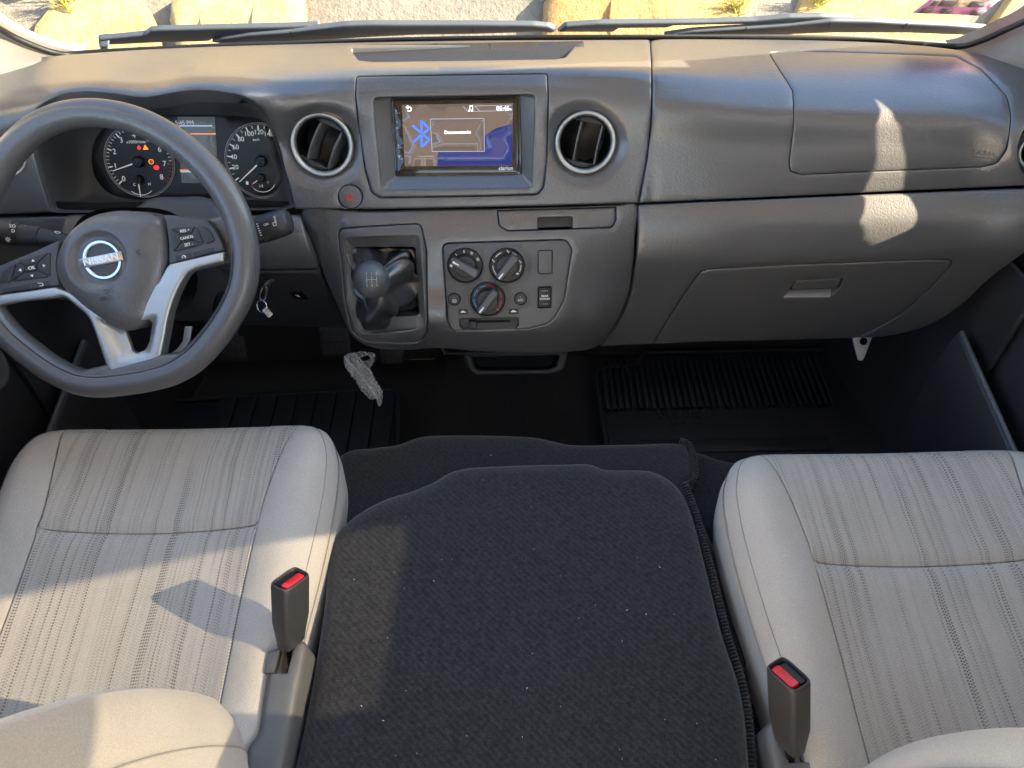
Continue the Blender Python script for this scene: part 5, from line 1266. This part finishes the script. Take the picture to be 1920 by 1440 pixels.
# ------------------------------------------------------------------ wipers outside the glass
WO = GL.moved(-.035)
def wiper(lab, bars):
    e = thing('windscreen_wiper', lab, 'wiper', WO.pt(*np.array(bars[0][1], float).mean(0)), 'wipers along the foot of the windscreen')
    for nm, pts, off, sk in bars: panel(nm, WO, dens(pts, 12), M['wiper'], e, sp=14, r=.003, off=off, skirt=sk)
    return e
w1 = wiper('grey wiper blade parked on the left half of the windscreen foot', [
    ('arm', [(184,75),(272,66.5),(283,58.5),(300,57),(420,54),(530,51.5),(600,49),(560,60),(440,68),(397,75),(395,79),(290,82),(205,86),(186,91)], 0, .006),
    ('blade', [(398,75),(420,67),(470,60),(545,54.5),(600,48),(650,42),(700,40.5),(760,41),(885,41),(1000,42),(1030,45),(1045,52),(1035,57),(1000,56),(885,59.5),(780,61),(700,65),(600,71),(520,75),(430,78.5)], .006, .006),
    ('arm_hinge', [(188,78),(205,76),(200,92),(188,93)], .010, .02)])
for px in (547, 887): prism('blade_joint', WO.at(px, 55 if px > 800 else 64, .0065), rect(.0018, .016), 0, .0008, M['black'], w1)
w2 = wiper('grey wiper blade parked on the right half of the windscreen foot', [
    ('arm', [(1046,62),(1060,50),(1120,45.5),(1250,44),(1330,43),(1420,40),(1480,34),(1540,33),(1600,36),(1600,44),(1480,46),(1340,48),(1262,50),(1250,54),(1160,55),(1150,62)], 0, .006),
    ('blade', [(1245,62),(1300,54),(1400,48),(1480,42.5),(1560,34.5),(1640,36),(1700,39.5),(1780,43),(1845,48),(1866,55),(1862,62),(1800,61),(1700,57),(1560,57),(1480,60),(1420,63)], .006, .006)])
for px, py in ((1397, 55), (1556, 46), (1697, 48)): prism('blade_joint', WO.at(px, py, .0065), rect(.0018, .014), 0, .0008, M['black'], w2)
# sticker on the glass
st = thing('windscreen_sticker', 'pink sticker on the glass at the upper right corner', 'sticker', GL.pt(1790, 20))
M['st_pink'] = plastic('sticker_pink', (.55, .20, .42), .4, 0, 1, .4, mott=.05); M['st_dark'] = plastic('sticker_dark', (.10, .09, .11), .4, 0, 1, .4); M['st_cream'] = plastic('sticker_cream', (.6, .48, .30), .4, 0, 1, .4)
panel('sheet', GL, [(1711,22),(1838,27),(1876,-4),(1900,-26),(1772,-30),(1742,-2)], M['st_pink'], st, sp=20, r=0, off=.002, skirt=.0006)
for q, mt in (([(1738,8),(1846,10),(1860,-2),(1752,-4)], 'st_cream'), ([(1741,6.5),(1752,7),(1762,-2),(1752,-3)], 'st_dark'), ([(1757,7),(1786,8),(1796,-3),(1766,-4)], 'st_dark'), ([(1812,8.5),(1842,9.5),(1854,-1),(1822,-2)], 'st_dark'), ([(1719,20),(1738,21),(1756,12),(1731,11)], 'st_dark'), ([(1760,21),(1776,22),(1790,13),(1768,12)], 'st_dark'), ([(1816,24),(1836,25),(1850,16),(1826,14)], 'st_dark'), ([(1786,3.5),(1812,4.5),(1813,2.5),(1787,1.5)], 'st_pink')):
    panel('print_patch', GL, q, M[mt], st, sp=20, r=0, off=.0032 if mt != 'st_dark' else .0042, skirt=.0004)
# fine seam of the speaker grilles on the dash top
# ------------------------------------------------------------------ seats
def cloth_mat(name, stripes):
    m, nt, b = mat_new(name); L = nt.links; N = nt.nodes; P = coords(nt)
    b.inputs['Roughness'].default_value = .95; b.inputs['Specular IOR Level'].default_value = .12; b.inputs['Sheen Weight'].default_value = .15
    n1 = N.new('ShaderNodeTexNoise'); n1.inputs['Scale'].default_value = 620; n1.inputs['Detail'].default_value = 3; L.new(P, n1.inputs['Vector'])
    n2 = N.new('ShaderNodeTexNoise'); n2.inputs['Scale'].default_value = 12; n2.inputs['Detail'].default_value = 5; L.new(P, n2.inputs['Vector'])
    def mul(a, k, c=0.0):
        q = N.new('ShaderNodeMath'); q.operation = 'MULTIPLY_ADD'; L.new(a, q.inputs[0]); q.inputs[1].default_value = k; q.inputs[2].default_value = c; return q.outputs[0]
    def op(o, a, bb=None, val=None):
        q = N.new('ShaderNodeMath'); q.operation = o; L.new(a, q.inputs[0])
        if bb is not None: L.new(bb, q.inputs[1])
        if val is not None: q.inputs[1].default_value = val
        return q.outputs[0]
    base = op('ADD', mul(n1.outputs[0], .50), mul(n2.outputs[0], .20, .66))
    if stripes:
        sx = N.new('ShaderNodeSeparateXYZ'); L.new(P, sx.inputs[0])
        # run along the seat: Y on the cushion, Z on the backrest
        run = op('ADD', sx.outputs['Y'], sx.outputs['Z'])
        nz = N.new('ShaderNodeTexNoise'); nz.inputs['Scale'].default_value = 7; L.new(P, nz.inputs['Vector'])
        xw = op('ADD', sx.outputs['X'], mul(nz.outputs[0], .010))
        col = op('FLOOR', mul(xw, 350))
        wn_ = N.new('ShaderNodeTexWhiteNoise'); wn_.noise_dimensions = '1D'; L.new(col, wn_.inputs['W'])
        n3 = N.new('ShaderNodeTexNoise'); n3.noise_dimensions = '2D'; n3.inputs['Scale'].default_value = 1.0
        cb = N.new('ShaderNodeCombineXYZ'); L.new(mul(xw, 55), cb.inputs[0]); L.new(mul(run, 3.0), cb.inputs[1]); L.new(cb.outputs[0], n3.inputs['Vector'])
        stren = op('MULTIPLY', op('POWER', wn_.outputs['Value'], val=2.2), mul(n3.outputs[0], 3.6, -1.0))
        st_ = N.new('ShaderNodeClamp'); L.new(stren, st_.inputs[0])
        # dashes across each stripe
        ph = op('ADD', mul(run, 235), mul(wn_.outputs['Value'], 37.0))
        fr = op('FRACT', ph); dash_ = op('GREATER_THAN', fr, val=.42)
        inx = op('LESS_THAN', op('FRACT', mul(xw, 350)), val=.72)
        amt = op('MULTIPLY', op('MULTIPLY', st_.outputs[0], dash_), inx)
        base = op('MULTIPLY', base, mul(amt, -.62, 1.0))
        # faint fine weave everywhere
        wv = op('GREATER_THAN', op('FRACT', op('ADD', mul(run, 235), mul(col, .5))), val=.6)
        base = op('MULTIPLY', base, mul(op('MULTIPLY', wv, mul(n3.outputs[0], .30)), -.8, 1.0))
    mx = N.new('ShaderNodeVectorMath'); mx.operation = 'SCALE'; mx.inputs[0].default_value = (.44, .402, .340); L.new(base, mx.inputs['Scale']); L.new(mx.outputs[0], b.inputs['Base Color'])
    bp = N.new('ShaderNodeBump'); bp.inputs['Strength'].default_value = .5; bp.inputs['Distance'].default_value = .0010; L.new(base if stripes else n1.outputs[0], bp.inputs['Height']); L.new(bp.outputs[0], b.inputs['Normal'])
    return m
M['stripe'] = cloth_mat('striped_cloth', True); M['plain'] = cloth_mat('plain_cloth', False)
M['thread'] = plastic('seam_thread', (.30, .29, .27), .8, 0, 1, .2)

def seat(xc, yf, lab, side_, lean, back, foot):
    """xc centre line, yf front edge; side_ = +1 when the buckle side is to the right"""
    y0 = yf - .465
    e = thing('front_seat', lab, 'seat', (xc, y0 + .2, .05), 'front seats of the van')
    hw = .243
    OUT = np.array([(-.212, -.03), (.212, -.03), (.224, .10), (.237, .22), (hw, .33), (.238, .385), (.216, .430), (.170, .452), (.08, .463), (-.08, .463), (-.170, .452), (-.216, .430), (-.238, .385), (-hw, .33), (-.237, .22), (-.224, .10)])
    out = curve2(OUT, .012)
    def seamx(b): return interp_cubic([-.05, .0, .15, .27, .36, .43, .48], [.145, .145, .145, .148, .159, .175, .193], b)
    R = .045
    def Z(a, b):
        sh = a.shape; P = np.stack([a.ravel(), b.ravel()], 1); d = dist(P, out); d = np.where(inside(P, out), d, 0).reshape(sh)
        z = .375 + .055 * (b / .46) - .02 * np.clip((b - .34) / .12, 0, 1) ** 2
        s = np.abs(a) / seamx(b)
        z = z - .014 * np.cos(np.clip(s, 0, 1) * math.pi / 2) ** 1 + .012 * np.exp(-((s - 1.25) / .25) ** 2)
        z = z - .005 * np.exp(-((b - .262) / .009) ** 2) * (s < 1)              # the cross seam's hollow
        dd = np.minimum(d, R); return z - (R - np.sqrt(np.maximum(R * R - (R - dd) ** 2, 0)))
    S = Func(lambda u, v: np.stack([xc + u, y0 + v, Z(u, v)], -1))
    bb = np.linspace(-.03, .262, 14); right = np.stack([seamx(bb), bb], 1); left = np.stack([-seamx(bb[::-1]), bb[::-1]], 1)
    panel('cushion_insert', S, np.concatenate([right, left]), M['stripe'], e, sp=.010, r=.002, upm=1, skirt=.01)
    bf = np.linspace(.2626, .47, 12); front = out[(out[:, 1] > .43) & (np.abs(out[:, 0]) < .19)]
    front = front[np.argsort(-front[:, 0])]
    fz = np.interp(np.abs(front[:, 0]), [0, .2], [.4625, .445])
    right = np.stack([seamx(bf), bf], 1); right = right[right[:, 1] < .447]; left = right[::-1] * (-1, 1)
    panel('cushion_insert', S, np.concatenate([right, front * (1, .9995), left]), M['stripe'], e, sp=.010, r=.002, upm=1, skirt=.01)
    for s in (1, -1):
        b_ = np.linspace(-.03, .447, 26); inner = np.stack([s * (seamx(b_) + .0012), b_], 1)
        o_ = out[(out[:, 0] * s > .0)]; o_ = o_[(o_[:, 1] > -.0299) & (np.abs(o_[:, 0]) > .183)]; o_ = o_[np.argsort(np.arctan2(o_[:, 1] - .2, o_[:, 0] * s))]
        panel('bolster', S, np.concatenate([inner[::-1], o_]), M['plain'], e, sp=.012, r=.003, upm=1, skirt=.01)
    # sides of the cushion, seam piping along their upper edge
    o = out; zt = Z(o[:, 0], o[:, 1]); rows = []
    for g, dz in ((.997, .012), (1.0, .0), (1.006, -.02), (1.0, -.06), (.97, -.11)):
        rows.append(np.stack([xc + o[:, 0] * g, y0 + .2 + (o[:, 1] - .2) * g, zt + dz - .004], -1))
    grid_obj('cushion_side', np.array(rows), M['plain'], e, closed_v=True)
    ring = shrink(out, .014); zr = Z(ring[:, 0], ring[:, 1]); kp = (ring[:, 1] > -.01) & (np.abs(ring[:, 0]) > .12)
    for s in (1, -1):
        q = ring[kp & (ring[:, 0] * s > 0)]; q = q[np.argsort(q[:, 1] * 1 - np.abs(q[:, 0]) * .6)] if False else q[np.argsort(np.arctan2(q[:, 1] - .15, q[:, 0] * s))]
        tube('stitch_seam', np.stack([xc + q[:, 0], y0 + q[:, 1], Z(q[:, 0], q[:, 1]) + .0002], -1), .0007, M['thread'], e, 6)
    # seat base
    box('seat_base', (xc - .21, y0 + .0, .06), (xc + .21, y0 + .40, .33), M['dash_dark'], e, .02)
    # backrest: closed sections stacked up a leaning line
    la = math.radians(lean); upv = np.array((0, -math.sin(la), math.cos(la))); fw = np.array((0, math.cos(la), math.sin(la)))
    org = np.array((xc, y0 + back, .37)); na = 72
    def front_off(a, v):
        s = np.abs(a) / .155
        return .018 + .008 * math.sin(math.pi * min(v / .5, 1)) - .012 * np.cos(np.clip(s, 0, 1) * math.pi / 2) + .062 * np.exp(-(np.clip(.216 - np.abs(a), 0, 1) / .036) ** 2) * math.sin(math.pi * min(max(v / .62, .04), .96)) ** .6
    rows = []; vs_ = np.linspace(-.04, .64, 36)
    for v in vs_:
        w_ = (.255 if v > .2 else .255 - foot * (1 - max(v + .04, 0) / .24) ** 1.3); t = np.linspace(-1, 1, 45); a = w_ * np.sign(t) * (1 - (1 - np.abs(t)) ** 1.25)
        edge = np.sqrt(np.maximum(1 - np.abs(a / w_) ** 9, 0)); top = math.sqrt(max(1 - max((v - .54) / .105, 0) ** 2, 0.0))
        f_ = (front_off(a, v) + .07) * edge * max(top, .02) - .07 * 1
        bk = -.07 - .02 * edge * max(top, .02)
        A = org + a[:, None] * np.array((1., 0, 0)) * (.90 + .10 * top) + v * upv
        rows.append(np.concatenate([A + f_[:, None] * fw, (A + np.asarray(bk)[:, None] * fw)[::-1]]))
    G = np.array(rows)
    # split the front face into insert and bolsters so that cloth and seams follow the shape
    ii = [j for j in range(45) if abs(G[10, j, 0] - xc) < .158]
    j0, j1 = ii[0], ii[-1]
    grid_obj('backrest_insert', G[:, j0:j1 + 1], M['stripe'], e); grid_obj('backrest_bolster', G[:, :j0 + 1], M['plain'], e); grid_obj('backrest_bolster', G[:, j1:46], M['plain'], e); grid_obj('backrest_shell', np.concatenate([G[:, 45:], G[:, :1]], 1), M['plain'], e)
    for j in (j0, j1): tube('stitch_seam', G[:, j] + fw * .0006, .0008, M['thread'], e, 6)
    jj = [j for j in range(45) if (G[10, j, 0] - xc) * side_ > .226]; j2 = jj[0] if side_ > 0 else jj[-1]
    tube('stitch_seam', G[2:-3, j2] + fw * .0006, .0008, M['thread'], e, 6)
    return e, Z, y0
s1, Z1, y01 = seat(-.497, .785, 'beige striped driver seat behind the steering wheel', 1, 20, -.032, .075)
s2, Z2, y02 = seat(.534, .712, 'beige striped passenger seat behind the glovebox', -1, 13, -.045, .0)

# plastic covers on the seats' inner sides
def side_cover(par, pts, hole, z, slab):
    pz = Plane((0, 0, z), (0, -.12, .99))
    c = panel('side_cover', pz, curve2(pts, 7), M['seat_cover'], par, sp=10, r=.010, hr=.002, upm=1560, skirt=.16, hskirt=.05, holes=[rounded(hole, 3)])
    panel('cover_well', pz.moved(-.03), shrink(rounded(hole, 3), -6), M['deep'], c, sp=15, r=0, skirt=.001)
    panel('guide_plate', pz.moved(-.004), rounded(slab, 2), M['trim_grey'], c, sp=10, r=.001, upm=1560, skirt=.02); return c
side_cover(s1, [(560,1196),(572,1205),(568,1240),(556,1300),(548,1345),(540,1390),(528,1450),(510,1520),(430,1520),(455,1440),(462,1400),(480,1372),(488,1320),(496,1270),(506,1225),(525,1200)], [(516,1205),(552,1203),(546,1230),(538,1262),(494,1262),(502,1230)], .352, [(502,1222),(524,1214),(512,1261),(494,1262)])
side_cover(s2, [(1438,1362),(1450,1350),(1475,1352),(1510,1365),(1530,1400),(1545,1450),(1570,1530),(1470,1530),(1455,1450)], [(1470,1368),(1500,1362),(1518,1398),(1532,1428),(1480,1430),(1472,1400)], .342, [(1497,1398),(1512,1394),(1530,1428),(1503,1429)])

# ------------------------------------------------------------------ seat belt buckles
def buckle(xyz_top, xyz_bot, yaw, lab, flip):
    T, B = np.array(xyz_top), np.array(xyz_bot); up_ = (T - B); L = np.linalg.norm(up_); up_ /= L
    fx = np.array((math.cos(yaw), math.sin(yaw), 0)); pl = Plane(B, up_, fx, True); e = thing('belt_buckle', lab, 'seat belt buckle', B - up_ * .05)
    W, D = .027, .042; rows = []; n = 40; s = np.linspace(0, 2 * math.pi, n, endpoint=False)
    def sec(w_, d_, h, ex=5.):
        ca, sa = np.cos(s), np.sin(s); return pl.w(np.sign(ca) * np.abs(ca) ** (2 / ex) * w_ / 2, np.sign(sa) * np.abs(sa) ** (2 / ex) * d_ / 2, np.full(n, h))
    for f, h in ((.0, .0), (.62, .0), (.70, .002), (.80, .016), (1.0, .040), (1.02, L - .006), (1.0, L - .002), (.93, L), (.86, L - .0005), (.84, L - .006)): rows.append(sec(W * (f if f < .9 else f), D * (.25 + .75 * f if f > 0 else 0), h))
    grid_obj('casing', np.array(rows), M['belt_grey'], e, closed_v=True)
    prism('casing_floor', pl, rect(W * .86, D * .84, .002), L - .012, L - .007, M['deep'], e)
    bx = -W * .17 * flip
    b = prism('release_button', pl, rect(W * .40, D * .70, .0025, bx, 0), L - .010, L - .0008, M['red'], e, .0012)
    for i in range(3):
        for j in range(5): prism('button_dot', pl, circle(bx + (i - 1) * .0028, (j - 2) * .0034, .0005, .0005, 6), L - .0009, L - .0005, M['deep'], b)
    prism('tongue_slot', pl, rect(W * .28, D * .70, .002, W * .22 * flip, 0), L - .0075, L - .004, M['black'], e)
    tube('stem', np.array([pl.w(0, 0, .004), pl.w(0, 0, -.02), pl.w(0, .004, -.055)]), [.0062, .0058, .0058], M['gloss_black'], e, 12)
    return e
b1t = at_x(544, 1084, -.262); b1b = at_x(539, 1204, -.258)
buckle(b1t, at_z(546, 1206, .405), math.radians(-32), 'grey seat belt buckle with red button beside the driver seat', -1)
b2t = at_x(1478, 1262, .282)
buckle(b2t, at_z(1481, 1398, .392), math.radians(28), 'grey seat belt buckle with red button beside the passenger seat', 1)

# ------------------------------------------------------------------ clear plastic bag hung under the console
BG = Plane(at_y(682, 705, .925), (0, -.8, .6))
m, nt_, b_ = mat_new('clear_film'); N = nt_.nodes; L = nt_.links
b_.inputs['Base Color'].default_value = (.72, .74, .76, 1); b_.inputs['Roughness'].default_value = .12
trb = N.new('ShaderNodeBsdfTransparent'); mxb = N.new('ShaderNodeMixShader'); lw = N.new('ShaderNodeLayerWeight'); lw.inputs[0].default_value = .35
mrb = N.new('ShaderNodeMapRange'); mrb.inputs[3].default_value = .14; mrb.inputs[4].default_value = .85; L.new(lw.outputs['Facing'], mrb.inputs[0])
L.new(mrb.outputs[0], mxb.inputs[0]); L.new(trb.outputs[0], mxb.inputs[1]); L.new(b_.outputs[0], mxb.inputs[2]); L.new(mxb.outputs[0], N['Material Output'].inputs[0]); M['film'] = m
bag = thing('plastic_bag', 'crumpled clear plastic bag hanging below the gear lever housing', 'plastic bag', BG.pt(712, 762))
rb = np.random.RandomState(5)
def crumple(px, py, s=0.): return .010 * np.sin(px * .11 + py * .05 + s) * np.sin(py * .07 - px * .03 + s * 2) + .006 * np.sin(px * .31 - py * .22 + s) + .003 * np.sin(px * .6 + py * .45)
body = [(646,667),(656,662),(668,672),(684,686),(696,694),(704,712),(714,736),(717,752),(713,761),(708,748),(696,746),(684,736),(666,718),(657,700),(648,682)]
panel('film', BG, body, M['film'], bag, sp=4, r=0, skirt=.0003, disp=lambda x, y: crumple(x, y), off=.006)
panel('film', BG, body, M['film'], bag, sp=4, r=0, skirt=.0003, disp=lambda x, y: crumple(x, y, 1.7), off=-.006)
panel('neck_loop', BG, curve2([(658,664),(672,658),(690,657),(702,663),(704,674),(698,684),(694,694),(684,688),(670,676)], 3), M['film'], bag, sp=4, r=0, skirt=.0003, disp=lambda x, y: crumple(x, y, .6), off=.010, holes=[circle(688, 670, 7, 5, 16)])
tube('rolled_edge', BG.w(*BG.loc(*curve2([(648,666),(664,684),(688,712),(706,738),(714,758)], 3, False).T).T, .014), .0016, M['film'], bag, 8)
